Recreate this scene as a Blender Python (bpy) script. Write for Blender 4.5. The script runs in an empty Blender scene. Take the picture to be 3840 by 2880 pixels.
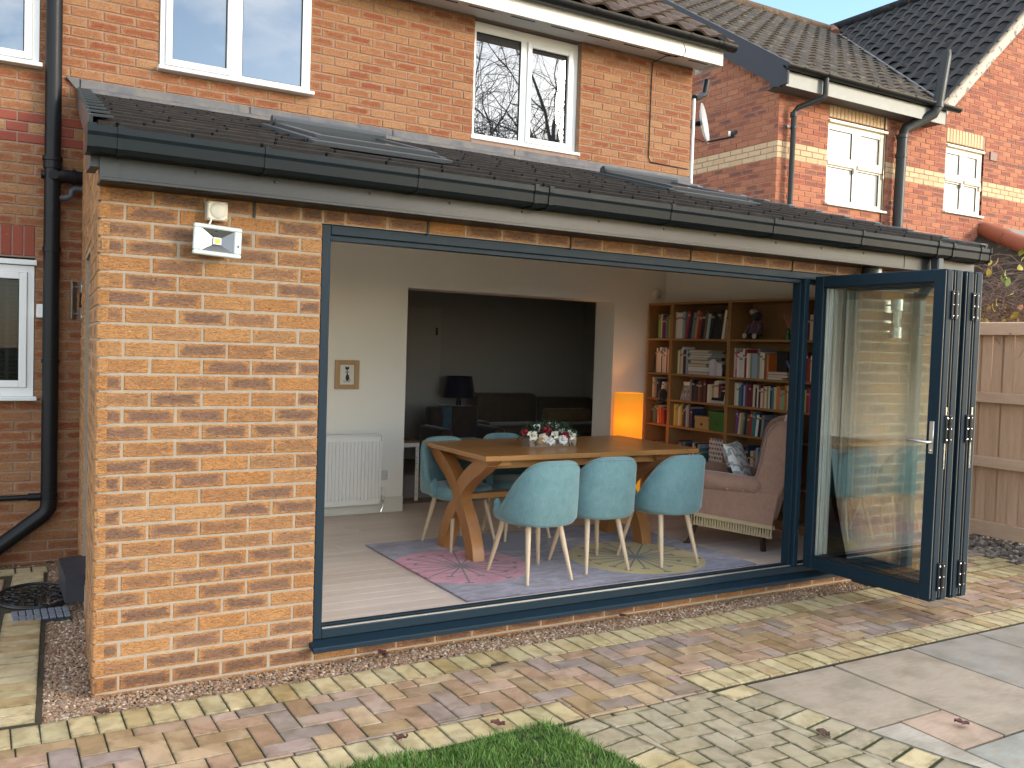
import bpy, bmesh, math, random
import numpy as np
from mathutils import Vector, Matrix
R = math.radians
rnd = random.Random(11)
scene = bpy.context.scene
col = scene.collection
# ------------------------------------------------------------------ camera, sky, sun, exposure
YAW, PITCH, ROLL, FPX = 0.53394, -0.04056, 0.03241, 3400.92
CAM = Vector((-0.4505, -4.3287, 1.5956))
_f = Vector((math.sin(YAW)*math.cos(PITCH), math.cos(YAW)*math.cos(PITCH), math.sin(PITCH)))
_r0 = Vector((math.cos(YAW), -math.sin(YAW), 0)); _u0 = _r0.cross(_f)
_r = math.cos(ROLL)*_r0 + math.sin(ROLL)*_u0
_u = -math.sin(ROLL)*_r0 + math.cos(ROLL)*_u0
cd = bpy.data.cameras.new('camera'); cam = bpy.data.objects.new('camera', cd); col.objects.link(cam)
cam.matrix_world = Matrix(((_r.x, _u.x, -_f.x, CAM.x), (_r.y, _u.y, -_f.y, CAM.y), (_r.z, _u.z, -_f.z, CAM.z), (0, 0, 0, 1)))
cd.sensor_fit = 'HORIZONTAL'; cd.sensor_width = 36; cd.lens = FPX/3840*36
cd.clip_start = .05; cd.clip_end = 500
scene.camera = cam
def project(p):
    d = Vector(p) - CAM; z = d.dot(_f)
    if z < .1: return None
    return (1920+FPX*d.dot(_r)/z, 1440-FPX*d.dot(_u)/z)

SUN_EL, SUN_AZ = R(15), R(40)          # azimuth measured from -Y towards +X
sdir = Vector((math.sin(SUN_AZ)*math.cos(SUN_EL), -math.cos(SUN_AZ)*math.cos(SUN_EL), math.sin(SUN_EL)))
world = bpy.data.worlds.new('World'); scene.world = world; world.use_nodes = True
wt = world.node_tree; wt.nodes.clear()
def wn(t, **kw):
    n = wt.nodes.new(t)
    for k, v in kw.items(): setattr(n, k, v)
    return n
sky = wn('ShaderNodeTexSky', sky_type='NISHITA', sun_disc=False, sun_elevation=SUN_EL,
         sun_rotation=math.pi-SUN_AZ, altitude=50, air_density=1.0, dust_density=.4, ozone_density=2.0)
wc = wn('ShaderNodeTexCoord'); sx = wn('ShaderNodeSeparateXYZ'); wt.links.new(wc.outputs['Generated'], sx.inputs[0])
ad = wn('ShaderNodeMath', operation='MAXIMUM'); ad.inputs[1].default_value = .0
wt.links.new(sx.outputs['Z'], ad.inputs[0])
ad2 = wn('ShaderNodeMath', operation='ADD'); ad2.inputs[1].default_value = .22; wt.links.new(ad.outputs[0], ad2.inputs[0])
dv = wn('ShaderNodeVectorMath', operation='DIVIDE'); cb = wn('ShaderNodeCombineXYZ')
for i in range(3): wt.links.new(ad2.outputs[0], cb.inputs[i])
wt.links.new(wc.outputs['Generated'], dv.inputs[0]); wt.links.new(cb.outputs[0], dv.inputs[1])
no = wn('ShaderNodeTexNoise'); no.inputs['Scale'].default_value = 1.1; no.inputs['Detail'].default_value = 7; no.inputs['Roughness'].default_value = .58
ofs = wn('ShaderNodeVectorMath', operation='ADD'); ofs.inputs[1].default_value = (218.3, 76.7, 123.9)
wt.links.new(dv.outputs[0], ofs.inputs[0]); wt.links.new(ofs.outputs[0], no.inputs['Vector'])
rp = wn('ShaderNodeValToRGB'); rp.color_ramp.elements[0].position = .44; rp.color_ramp.elements[1].position = .64
wt.links.new(no.outputs['Fac'], rp.inputs[0])
mx = wn('ShaderNodeMix', data_type='RGBA')
cl = wn('ShaderNodeMix', data_type='RGBA', blend_type='MIX'); cl.inputs['Factor'].default_value = .8
wt.links.new(sky.outputs[0], cl.inputs['A']); cl.inputs['B'].default_value = (11.5, 11.1, 10.5, 1)
wt.links.new(rp.outputs[0], mx.inputs['Factor']); wt.links.new(sky.outputs[0], mx.inputs['A']); wt.links.new(cl.outputs['Result'], mx.inputs['B'])
bg = wn('ShaderNodeBackground'); bg.inputs['Strength'].default_value = .15
wo = wn('ShaderNodeOutputWorld'); wt.links.new(mx.outputs['Result'], bg.inputs['Color']); wt.links.new(bg.outputs[0], wo.inputs[0])
sl = bpy.data.lights.new('sun', 'SUN'); sl.energy = 1.5; sl.angle = R(14); sl.color = (1, .87, .72)
so = bpy.data.objects.new('sun', sl); col.objects.link(so); so.location = (8, -10, 12)
so.rotation_euler = (-sdir).to_track_quat('-Z', 'Y').to_euler()
scene.view_settings.view_transform = 'Standard'; scene.view_settings.look = 'None'
scene.view_settings.exposure = 1.68; scene.view_settings.gamma = 1.0
scene.render.engine = 'CYCLES'
scene.cycles.use_denoising = True
scene.cycles.max_bounces = 8; scene.cycles.diffuse_bounces = 4; scene.cycles.glossy_bounces = 4
scene.cycles.transmission_bounces = 6; scene.cycles.transparent_max_bounces = 24
scene.cycles.sample_clamp_indirect = 6

# ------------------------------------------------------------------ helpers
def lin(h):
    h = h.lstrip('#'); o = []
    for i in (0, 2, 4):
        c = int(h[i:i+2], 16)/255
        o.append(c/12.92 if c <= .04045 else ((c+.055)/1.055)**2.4)
    return tuple(o)+(1,)
def rgb(*c): return tuple(c)+(1,)
class NT:
    def __init__(s, name):
        s.m = bpy.data.materials.new(name); s.m.use_nodes = True; s.t = s.m.node_tree; s.t.nodes.clear()
    def n(s, typ, ins=None, **props):
        nd = s.t.nodes.new(typ)
        for k, v in props.items(): setattr(nd, k, v)
        for k, v in (ins or {}).items():
            sk = nd.inputs[k]
            if isinstance(v, bpy.types.NodeSocket): s.t.links.new(v, sk)
            else: sk.default_value = v
        return nd
    def math(s, op, a, b=0.0, c=None, clamp=False):
        nd = s.n('ShaderNodeMath', {0: a, 1: b}, operation=op, use_clamp=clamp)
        if c is not None:
            if isinstance(c, bpy.types.NodeSocket): s.t.links.new(c, nd.inputs[2])
            else: nd.inputs[2].default_value = c
        return nd.outputs[0]
    def mix(s, f, a, b, blend='MIX'):
        return s.n('ShaderNodeMix', {'Factor': f, 'A': a, 'B': b}, data_type='RGBA', blend_type=blend).outputs['Result']
    def ramp(s, f, stops, interp='LINEAR'):
        nd = s.n('ShaderNodeValToRGB', {0: f}); cr = nd.color_ramp; cr.interpolation = interp
        while len(cr.elements) < len(stops): cr.elements.new(.5)
        for e, (p, c) in zip(cr.elements, stops): e.position = p; e.color = c if len(c) == 4 else rgb(*c)
        return nd.outputs[0]
    def pos(s): return s.n('ShaderNodeNewGeometry').outputs['Position']
    def scaled(s, v, sc):
        return s.n('ShaderNodeVectorMath', {0: v, 1: sc}, operation='MULTIPLY').outputs[0]
    def noise(s, v, scale=5, detail=4, rough=.55, dist=0, out='Fac'):
        return s.n('ShaderNodeTexNoise', {'Vector': v, 'Scale': scale, 'Detail': detail, 'Roughness': rough, 'Distortion': dist}).outputs[out]
    def rand(s):
        a = s.n('ShaderNodeObjectInfo').outputs['Random']; b = s.n('ShaderNodeNewGeometry').outputs['Random Per Island']
        return s.math('FRACT', s.math('ADD', s.math('MULTIPLY', a, 7.13), s.math('MULTIPLY', b, 3.77)))
    def bump(s, h, strength=.5, dist=.01):
        return s.n('ShaderNodeBump', {'Height': h, 'Strength': strength, 'Distance': dist}).outputs[0]
    def out(s, color, rough=.7, bump=None, metal=0.0, ior=1.45, **ex):
        ins = {'Base Color': color, 'Roughness': rough, 'Metallic': metal, 'IOR': ior}
        ins.update(ex)
        if bump is not None: ins['Normal'] = bump
        p = s.n('ShaderNodeBsdfPrincipled', ins); o = s.n('ShaderNodeOutputMaterial', {'Surface': p.outputs[0]})
        return s.m
_mc = {}
def mat(fn):
    def w(*a):
        k = (fn.__name__,)+a
        if k not in _mc: _mc[k] = fn(*a)
        return _mc[k]
    return w

class MB:
    """collects shapes; build() links them as ONE mesh object"""
    def __init__(s): s.v = []; s.f = []; s.uv = None
    def add(s, vs, fs):
        o = len(s.v); s.v.extend([tuple(v) for v in vs]); s.f.extend([tuple(i+o for i in f) for f in fs]); return s
    def box(s, x0, x1, y0, y1, z0, z1, ch=0.0, M=None):
        if ch <= 0:
            vs = [(x, y, z) for x in (x0, x1) for y in (y0, y1) for z in (z0, z1)]
            fs = [(0, 1, 3, 2), (4, 6, 7, 5), (0, 4, 5, 1), (2, 3, 7, 6), (0, 2, 6, 4), (1, 5, 7, 3)]
        else:
            vs = []; ix = {}
            for i, x in enumerate((x0, x1)):
                for j, y in enumerate((y0, y1)):
                    for k, z in enumerate((z0, z1)):
                        a = x+ch*(1-2*i); b = y+ch*(1-2*j); c = z+ch*(1-2*k)
                        for ax, p in enumerate(((x, b, c), (a, y, c), (a, b, z))):
                            ix[i, j, k, ax] = len(vs); vs.append(p)
            fs = []
            for ax in range(3):
                for sd in (0, 1):
                    q = []
                    for (p, r) in ((0, 0), (0, 1), (1, 1), (1, 0)):
                        t = [p, r]; t.insert(ax, sd); q.append(ix[t[0], t[1], t[2], ax])
                    fs.append(q)
            for ax in range(3):
                o1, o2 = [a for a in range(3) if a != ax]
                for p in (0, 1):
                    for r in (0, 1):
                        q = []
                        for e, a in ((0, o1), (0, o2), (1, o2), (1, o1)):
                            t = [0, 0, 0]; t[ax] = e; t[o1] = p; t[o2] = r; q.append(ix[t[0], t[1], t[2], a])
                        fs.append(q)
            for i in (0, 1):
                for j in (0, 1):
                    for k in (0, 1): fs.append([ix[i, j, k, a] for a in range(3)])
        if M is not None: vs = [M @ Vector(v) for v in vs]
        return s.add(vs, fs)
    def tube(s, pts, r, n=8, cap=True, closed=False):
        pts = [Vector(p) for p in pts]; m = len(pts)
        rs = r if isinstance(r, (list, tuple)) else [r]*m
        vs = []; fs = []; prev = None
        for i, p in enumerate(pts):
            a = pts[max(i-1, 0)]; b = pts[min(i+1, m-1)]; d = (b-a)
            d = d.normalized() if d.length > 1e-9 else Vector((0, 0, 1))
            if prev is None:
                t = Vector((0, 0, 1)) if abs(d.z) < .9 else Vector((1, 0, 0)); prev = d.cross(t).normalized()
            e1 = (prev-d*prev.dot(d)); e1 = e1.normalized() if e1.length > 1e-6 else d.orthogonal().normalized()
            prev = e1; e2 = d.cross(e1)
            for k in range(n):
                an = 2*math.pi*k/n; vs.append(p+rs[i]*(math.cos(an)*e1+math.sin(an)*e2))
        for i in range(m-1):
            for k in range(n): fs.append((i*n+k, i*n+(k+1) % n, (i+1)*n+(k+1) % n, (i+1)*n+k))
        if cap and n > 2: fs.append(tuple(range(n))[::-1]); fs.append(tuple((m-1)*n+k for k in range(n)))
        return s.add(vs, fs)
    def cyl(s, p0, p1, r0, r1=None, n=14): return s.tube([p0, p1], [r0, r0 if r1 is None else r1], n)
    def lathe(s, prof, n=20, c=(0, 0, 0), a0=0, a1=2*math.pi):
        vs = []; fs = []; m = len(prof); full = abs(a1-a0-2*math.pi) < 1e-6; k = n if full else n+1
        for i in range(k):
            an = a0+(a1-a0)*i/n
            for rr, z in prof: vs.append((c[0]+rr*math.cos(an), c[1]+rr*math.sin(an), c[2]+z))
        for i in range(n):
            j = (i+1) % k
            for q in range(m-1): fs.append((i*m+q, j*m+q, j*m+q+1, i*m+q+1))
        return s.add(vs, fs)
    def prism(s, poly, ax, lo, hi, M=None):
        """poly in the two other axes (in order), extruded along ax"""
        n = len(poly); vs = []
        for e in (lo, hi):
            for p in poly:
                t = list(p); t.insert(ax, e); vs.append(tuple(t))
        if M is not None: vs = [M @ Vector(v) for v in vs]
        fs = [tuple(range(n))[::-1], tuple(range(n, 2*n))]+[(i, (i+1) % n, n+(i+1) % n, n+i) for i in range(n)]
        return s.add(vs, fs)
    def grid(s, rows, closed=False, cap=False):
        n = len(rows[0]); vs = [p for r in rows for p in r]; fs = []
        for i in range(len(rows)-1):
            for k in range(n if closed else n-1): fs.append((i*n+k, i*n+(k+1) % n, (i+1)*n+(k+1) % n, (i+1)*n+k))
        if cap: fs.append(tuple(range(n))[::-1]); fs.append(tuple((len(rows)-1)*n+k for k in range(n)))
        return s.add(vs, fs)
    def ball(s, c, r, n=8, m=6, sc=(1, 1, 1)):
        rows = []
        for i in range(m+1):
            th = math.pi*i/m
            rows.append([(c[0]+r*sc[0]*math.sin(th)*math.cos(2*math.pi*k/n), c[1]+r*sc[1]*math.sin(th)*math.sin(2*math.pi*k/n), c[2]+r*sc[2]*math.cos(th)) for k in range(n)])
        return s.grid(rows, closed=True)
    def mesh(s, name, m, smooth=None, recalc=True):
        me = bpy.data.meshes.new(name); me.from_pydata(s.v, [], s.f)
        if recalc:
            b = bmesh.new(); b.from_mesh(me); bmesh.ops.recalc_face_normals(b, faces=b.faces); b.to_mesh(me); b.free()
        if s.uv is not None:
            ul = me.uv_layers.new(name='UVMap')
            vi = np.empty(len(me.loops), dtype=np.int32); me.loops.foreach_get('vertex_index', vi)
            ul.data.foreach_set('uv', np.asarray(s.uv, dtype=np.float32)[vi].ravel())
        if m is not None: me.materials.append(m)
        if smooth is not None:
            me.polygons.foreach_set('use_smooth', [True]*len(me.polygons)); me.set_sharp_from_angle(angle=R(smooth))
        return me
    def build(s, name, m, parent=None, smooth=None, **kw):
        return link(name, s.mesh(name, m, smooth), parent, **kw)
def link(name, me, parent=None, loc=None, rot=None, label=None, cat=None, group=None, kind=None, scale=None):
    o = bpy.data.objects.new(name, me); col.objects.link(o)
    if parent is not None: o.parent = parent
    if loc is not None: o.location = loc
    if rot is not None: o.rotation_euler = rot
    if scale is not None: o.scale = scale
    tag(o, label, cat, group, kind)
    return o
def tag(o, label=None, cat=None, group=None, kind=None):
    if label: o['label'] = label
    if cat: o['category'] = cat
    if group: o['group'] = group
    if kind: o['kind'] = kind
    return o
def thing(name, label, cat, loc=(0, 0, 0), rz=0.0, group=None, kind=None):
    return link(name, None, None, loc, (0, 0, rz), label, cat, group, kind)
def copy_tree(o, parent=None):
    c = o.copy(); col.objects.link(c)
    if parent is not None: c.parent = parent
    for ch in list(o.children): copy_tree(ch, c)
    return c
def bx(name, m, parent, x0, x1, y0, y1, z0, z1, ch=0.0, **kw):
    return MB().box(x0, x1, y0, y1, z0, z1, ch).build(name, m, parent, **kw)

# ------------------------------------------------------------------ materials
@mat
def paint(name, c, rough=.5, ior=1.45, bumpy=0.0, metal=0.0):
    g = NT(name); p = g.pos()
    v = g.noise(p, 3, 5); c2 = g.mix(g.math('MULTIPLY', v, .22), rgb(*c), rgb(*[x*.72 for x in c]))
    b = None
    if bumpy > 0: b = g.bump(g.noise(p, 160, 3), bumpy, .002)
    rr = g.math('ADD', g.math('MULTIPLY', g.noise(p, 11, 4), .14), rough-.07)
    return g.out(c2, rr, b, metal, ior)
@mat
def brick_mat(name, edge, edge2, core, core2, coverage, relief, plainvar):
    g = NT(name); p = g.pos(); rn = g.rand()
    uv = g.n('ShaderNodeUVMap').outputs[0]; sp = g.n('ShaderNodeSeparateXYZ', {0: uv})
    wob = g.noise(g.scaled(p, (1, 1, 2.2)), 18, 4, .6)
    w2 = g.math('MULTIPLY', g.math('SUBTRACT', wob, .5), .9)
    au = g.math('ADD', g.math('ABSOLUTE', sp.outputs[0]), w2); av = g.math('ADD', g.math('ABSOLUTE', sp.outputs[1]), g.math('MULTIPLY', w2, 1.3))
    mu = g.n('ShaderNodeMapRange', {0: au, 1: .66, 2: 1.02, 3: 1., 4: 0.}, interpolation_type='SMOOTHSTEP').outputs[0]
    mv = g.n('ShaderNodeMapRange', {0: av, 1: .35, 2: 1.0, 3: 1., 4: 0.}, interpolation_type='SMOOTHSTEP').outputs[0]
    st = g.n('ShaderNodeMapRange', {0: rn, 1: 1-coverage, 2: 1-coverage*.45, 3: 0., 4: 1.}).outputs[0]
    mask = g.math('MULTIPLY', g.math('MULTIPLY', mu, mv), st)
    r2 = g.math('FRACT', g.math('MULTIPLY', rn, 17.3)); r3 = g.math('FRACT', g.math('MULTIPLY', rn, 41.7))
    base = g.mix(r2, rgb(*edge), rgb(*edge2)); cr = g.mix(r3, rgb(*core), rgb(*core2))
    c = g.mix(mask, base, cr)
    fine = g.noise(g.scaled(p, (21, 21, 78)), 1.6, 5, .6, 2.4)
    c = g.mix(g.n('ShaderNodeMapRange', {0: fine, 1: .40, 2: .50, 3: plainvar, 4: 0.}).outputs[0], c, g.mix(1.0, c, rgb(.42, .36, .33), 'MULTIPLY'))
    gr = g.noise(p, 220, 2); c = g.mix(g.math('MULTIPLY', gr, .28), c, g.mix(1., c, rgb(.55, .5, .46), 'MULTIPLY'))
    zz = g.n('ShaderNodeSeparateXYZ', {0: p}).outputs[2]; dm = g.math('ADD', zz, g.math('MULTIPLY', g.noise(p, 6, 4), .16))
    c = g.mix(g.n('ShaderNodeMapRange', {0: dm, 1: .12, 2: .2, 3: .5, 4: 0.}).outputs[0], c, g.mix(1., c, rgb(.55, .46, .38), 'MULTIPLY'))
    ef = g.n('ShaderNodeMapRange', {0: g.noise(p, 30, 4, .75), 1: .66, 2: .74, 3: 0., 4: .35}).outputs[0]; c = g.mix(ef, c, rgb(.55, .47, .38))
    h = g.math('ADD', g.math('MULTIPLY', fine, 1.0), g.math('MULTIPLY', gr, .18))
    return g.out(c, .88, g.bump(h, relief, .012), ior=1.4)
@mat
def mortar_mat(name, c):
    g = NT(name); p = g.pos(); n = g.noise(p, 26, 5, .65)
    cc = g.mix(n, rgb(*c), rgb(*[x*.62 for x in c]))
    st = g.noise(p, 2.2, 4); cc = g.mix(g.math('MULTIPLY', st, .35), cc, g.mix(1., cc, rgb(.6, .56, .5), 'MULTIPLY'))
    return g.out(cc, .95, g.bump(g.noise(p, 320, 3), .5, .004))
@mat
def paver_mat(name, stops, moss, wet):
    g = NT(name); p = g.pos(); rn = g.rand()
    c = g.ramp(rn, [(a, rgb(*[min(.8, x*1.25) for x in b])) for a, b in stops])
    uv = g.n('ShaderNodeUVMap').outputs[0]; sp = g.n('ShaderNodeSeparateXYZ', {0: uv})
    blot = g.noise(p, 9, 5, .6, .6); c = g.mix(g.n('ShaderNodeMapRange', {0: blot, 1: .42, 2: .62, 3: .0, 4: .55}).outputs[0], c, g.mix(1., c, rgb(.5, .45, .36), 'MULTIPLY'))
    pale = g.noise(p, 5.3, 3); c = g.mix(g.n('ShaderNodeMapRange', {0: pale, 1: .52, 2: .7, 3: 0., 4: .28}).outputs[0], c, rgb(.46, .40, .31))
    e = g.math('MAXIMUM', g.math('ABSOLUTE', sp.outputs[0]), g.math('ABSOLUTE', sp.outputs[1]))
    e2 = g.math('ADD', e, g.math('MULTIPLY', g.math('SUBTRACT', g.noise(p, 24, 4), .5), .9))
    mm = g.n('ShaderNodeMapRange', {0: e2, 1: .78, 2: 1.15, 3: 0., 4: moss}).outputs[0]
    c = g.mix(mm, c, rgb(.09, .085, .035))
    sm = g.n('ShaderNodeMapRange', {0: g.noise(p, 1.7, 3), 1: .48, 2: .68, 3: 0., 4: moss*.7}).outputs[0]
    c = g.mix(sm, c, g.mix(1., c, rgb(.70, .72, .48), 'MULTIPLY'))
    gr = g.noise(p, 260, 2, .7); c = g.mix(g.math('MULTIPLY', gr, .5), c, g.mix(1., c, rgb(.55, .53, .5), 'MULTIPLY'))
    sp2 = g.n('ShaderNodeMapRange', {0: g.noise(p, 75, 3, .7), 1: .66, 2: .72, 3: 0., 4: .7}).outputs[0]
    c = g.mix(sp2, c, rgb(.07, .05, .03))
    lt = g.n('ShaderNodeMapRange', {0: g.noise(g.scaled(p, (1, 1.3, 1)), 46, 3, .7), 1: .68, 2: .76, 3: 0., 4: .5}).outputs[0]
    c = g.mix(lt, c, rgb(.62, .58, .5))
    rr = g.n('ShaderNodeMapRange', {0: blot, 1: .4, 2: .65, 3: .8, 4: .8-wet}).outputs[0]
    return g.out(c, rr, g.bump(g.math('ADD', gr, g.math('MULTIPLY', blot, 2.)), .35, .003))
@mat
def wood(name, c1, c2, axis, scale=1.0, rough=.5):
    g = NT(name); p = g.pos(); rn = g.rand()
    sc = [9., 9., 9.]; sc[axis] = .9
    off = g.n('ShaderNodeVectorMath', {0: p, 1: g.n('ShaderNodeCombineXYZ', {0: g.math('MULTIPLY', rn, 13.), 1: g.math('MULTIPLY', rn, 7.), 2: g.math('MULTIPLY', rn, 5.)}).outputs[0]}, operation='ADD').outputs[0]
    v = g.scaled(off, tuple(x*scale for x in sc)); n1 = g.noise(v, 2.2, 6, .62, 1.5); n2 = g.noise(v, 16, 3, .7)
    f = g.math('ADD', g.math('MULTIPLY', n1, .75), g.math('MULTIPLY', n2, .3))
    f = g.n('ShaderNodeMapRange', {0: f, 1: .3, 2: .75, 3: 0., 4: 1.}).outputs[0]
    c = g.mix(f, rgb(*c1), rgb(*c2)); c = g.mix(g.math('MULTIPLY', rn, .35), c, g.mix(1., c, rgb(.62, .58, .54), 'MULTIPLY'))
    return g.out(c, rough, g.bump(n2, .12, .002))
@mat
def fabric(name, c, c2, scale=400., sheen=.4):
    g = NT(name); p = g.pos()
    cl = g.noise(p, 14, 5, .65, .5); st = g.noise(g.scaled(p, (1, 1, .18)), 120, 3, .6)
    f = g.math('ADD', g.math('MULTIPLY', cl, .7), g.math('MULTIPLY', st, .45))
    f = g.n('ShaderNodeMapRange', {0: f, 1: .38, 2: .8, 3: 0., 4: 1.}).outputs[0]
    return g.out(g.mix(f, rgb(*c), rgb(*c2)), .85, g.bump(g.noise(p, scale, 2), .25, .002), **{'Sheen Weight': sheen, 'Sheen Roughness': .4})
@mat
def glass_pane(name, tint, refl):
    g = NT(name)
    fr = g.n('ShaderNodeFresnel', {'IOR': refl}).outputs[0]
    t = g.n('ShaderNodeBsdfTransparent', {'Color': rgb(*tint)}).outputs[0]
    gl = g.n('ShaderNodeBsdfGlossy', {'Color': rgb(1, 1, 1), 'Roughness': .0}).outputs[0]
    m = g.n('ShaderNodeMixShader', {0: fr, 1: t, 2: gl}).outputs[0]
    g.n('ShaderNodeOutputMaterial', {'Surface': m}); return g.m
@mat
def window_glass(name, base, ior):
    g = NT(name); p = g.pos()
    b = g.bump(g.noise(p, 1.6, 2), .02, .05)
    return g.out(rgb(*base), .01, b, ior=ior)
@mat
def metal(name, c, rough):
    g = NT(name); p = g.pos()
    r = g.math('ADD', g.math('MULTIPLY', g.noise(p, 40, 3), .12), rough)
    return g.out(rgb(*c), r, None, 1.0)
# ------------------------------------------------------------------ bricks
_bm = {}
def brick_mesh(L, H, D, m, ch=.004, wob=0):
    k = (round(L, 3), round(H, 3), D, m.name, wob)
    if k in _bm: return _bm[k]
    b = MB(); a, h = L/2, H/2; q = random.Random(hash(k) % 9999)
    j = lambda: q.uniform(-.0015, .0015)
    ring = [(-1, -1), (1, -1), (1, 1), (-1, 1)]
    vs = [(sx*(a-ch)+j(), 0, sz*(h-ch)+j()) for sx, sz in ring]+[(sx*a, ch, sz*h) for sx, sz in ring]+[(sx*a, D, sz*h) for sx, sz in ring]
    fs = [(0, 1, 2, 3)]+[(i, (i+1) % 4, 4+(i+1) % 4, 4+i)[::-1] for i in range(4)]+[(4+i, 4+(i+1) % 4, 8+(i+1) % 4, 8+i)[::-1] for i in range(4)]
    b.add(vs, fs); b.uv = [(x/a, z/h) for x, y, z in vs]
    _bm[k] = b.mesh('brick', m, None, True); return _bm[k]
def lay(rows, u0, u1, zoff, phase, openings=(), mod=.225, gap=.010):
    out = []
    for r in rows:
        zb = zoff+.075*r; zc = zb+.033; s = phase(r)
        n0 = int(math.floor((u0-s)/mod))-1; n1 = int(math.ceil((u1-s)/mod))+1
        for n in range(n0, n1):
            segs = [(max(u0, s+n*mod), min(u1, s+n*mod+mod-gap))]
            for (a, b, c, d) in openings:
                if c-.02 < zc < d+.02:
                    ns = []
                    for p, q in segs:
                        if q <= a or p >= b: ns.append((p, q)); continue
                        if p < a: ns.append((p, min(q, a)))
                        if q > b: ns.append((max(p, b), q))
                    segs = ns
            for p, q in segs:
                if q-p > .002: out.append((p, q, zb, r))
    res = []
    for i, (p, q, zb, r) in enumerate(out):      # slivers are made up by the next brick
        if q-p < .055:
            nx = out[i+1] if i+1 < len(out) else None
            if nx and nx[3] == r and nx[0]-q < .013: out[i+1] = (p, nx[1], zb, r); continue
            if res and res[-1][3] == r and p-res[-1][1] < .013: res[-1] = (res[-1][0], q, zb, r); continue
        if q-p > .02: res.append((p, q, zb, r))
    return res
def place_bricks(items, parent, origin, rz, matf, limit=300, D=.045, H=.065, name='brick', hidden=None, always_join=False):
    """items (u0,u1,zbottom,row) on a wall plane; the ones that show largest become single bricks, the rest one mesh"""
    Mx = Matrix.Translation(origin) @ Matrix.Rotation(rz, 4, 'Z'); sc = []
    for it in items:
        c = Mx @ Vector(((it[0]+it[1])/2, 0, it[2]+H/2)); p = project(c); vis = 0
        if p and -60 < p[0] < 3900 and -60 < p[1] < 2940 and not (hidden and hidden(c)):
            e = project(Mx @ Vector((it[0], 0, it[2]))); g_ = project(Mx @ Vector((it[1], 0, it[2]+H)))
            if e and g_: vis = abs((g_[0]-e[0])*(g_[1]-e[1]))+1
        sc.append(vis)
    order = sorted(range(len(items)), key=lambda i: -sc[i]); cnt = 0; joined = {}
    for i in order:
        u0, u1, zb, r = items[i]; m = matf(items[i]); L = u1-u0
        jd = rnd.uniform(-.0018, .0018)
        if sc[i] > 0 and cnt < limit and not always_join:
            me = brick_mesh(L, H, D, m, wob=rnd.randrange(4))
            link(name, me, parent, Mx @ Vector(((u0+u1)/2, jd, zb+H/2)), (0, rnd.uniform(-.004, .004), rz)); cnt += 1
        else:
            if not always_join and sc[i] == 0 and limit and project(Mx @ Vector((u0, 0, zb))) is None: continue
            b = joined.setdefault(m.name, (MB(), m))[0]
            if b.uv is None: b.uv = []
            me = brick_mesh(L, H, D, m); T = Mx @ Matrix.Translation(((u0+u1)/2, jd, zb+H/2))
            b.add([T @ v.co for v in me.vertices], [tuple(f.vertices) for f in me.polygons])
            b.uv += [(v.co.x/(L/2), v.co.z/(H/2)) for v in me.vertices]
    for b, m in joined.values():
        link(name+'work', b.mesh(name+'work', m, None, False), parent, kind='stuff')
MORT_E = mortar_mat('mortar_extension', (.43, .365, .285)); MORT_H = mortar_mat('mortar_house', (.40, .27, .205)); MORT_N = mortar_mat('mortar_neighbour', (.42, .26, .19))
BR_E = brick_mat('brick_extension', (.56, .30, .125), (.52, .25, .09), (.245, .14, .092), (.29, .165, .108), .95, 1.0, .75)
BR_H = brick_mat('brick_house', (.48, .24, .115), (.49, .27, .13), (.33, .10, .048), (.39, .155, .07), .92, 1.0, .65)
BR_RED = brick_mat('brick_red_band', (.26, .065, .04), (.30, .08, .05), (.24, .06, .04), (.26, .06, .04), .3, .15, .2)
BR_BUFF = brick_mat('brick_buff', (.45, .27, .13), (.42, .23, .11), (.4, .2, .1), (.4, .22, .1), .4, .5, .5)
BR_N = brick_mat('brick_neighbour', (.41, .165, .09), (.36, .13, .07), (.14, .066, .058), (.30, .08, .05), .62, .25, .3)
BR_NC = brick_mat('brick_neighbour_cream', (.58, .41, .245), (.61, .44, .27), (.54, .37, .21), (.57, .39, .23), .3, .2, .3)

# ------------------------------------------------------------------ ground
SKEW = .069
def soil_mat(name, c):
    g = NT(name); p = g.pos(); n = g.noise(p, 9, 6, .7)
    return g.out(g.mix(n, rgb(*c), rgb(*[x*.4 for x in c])), .95, g.bump(g.noise(p, 60, 5, .7), .8, .02))
gb = MB(); S = 90
gb.grid([[(-S, -S, -.05), (S, -S, -.05)], [(-S, .0, -.05), (S, .0, -.05)], [(-S, 3.3, -.17), (S, 3.3, -.17)], [(-S, S, -.17), (S, S, -.17)]])
gb.build('ground', soil_mat('soil', (.17, .16, .09)), kind='structure', label='bare brown garden soil beyond the paving')

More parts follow.
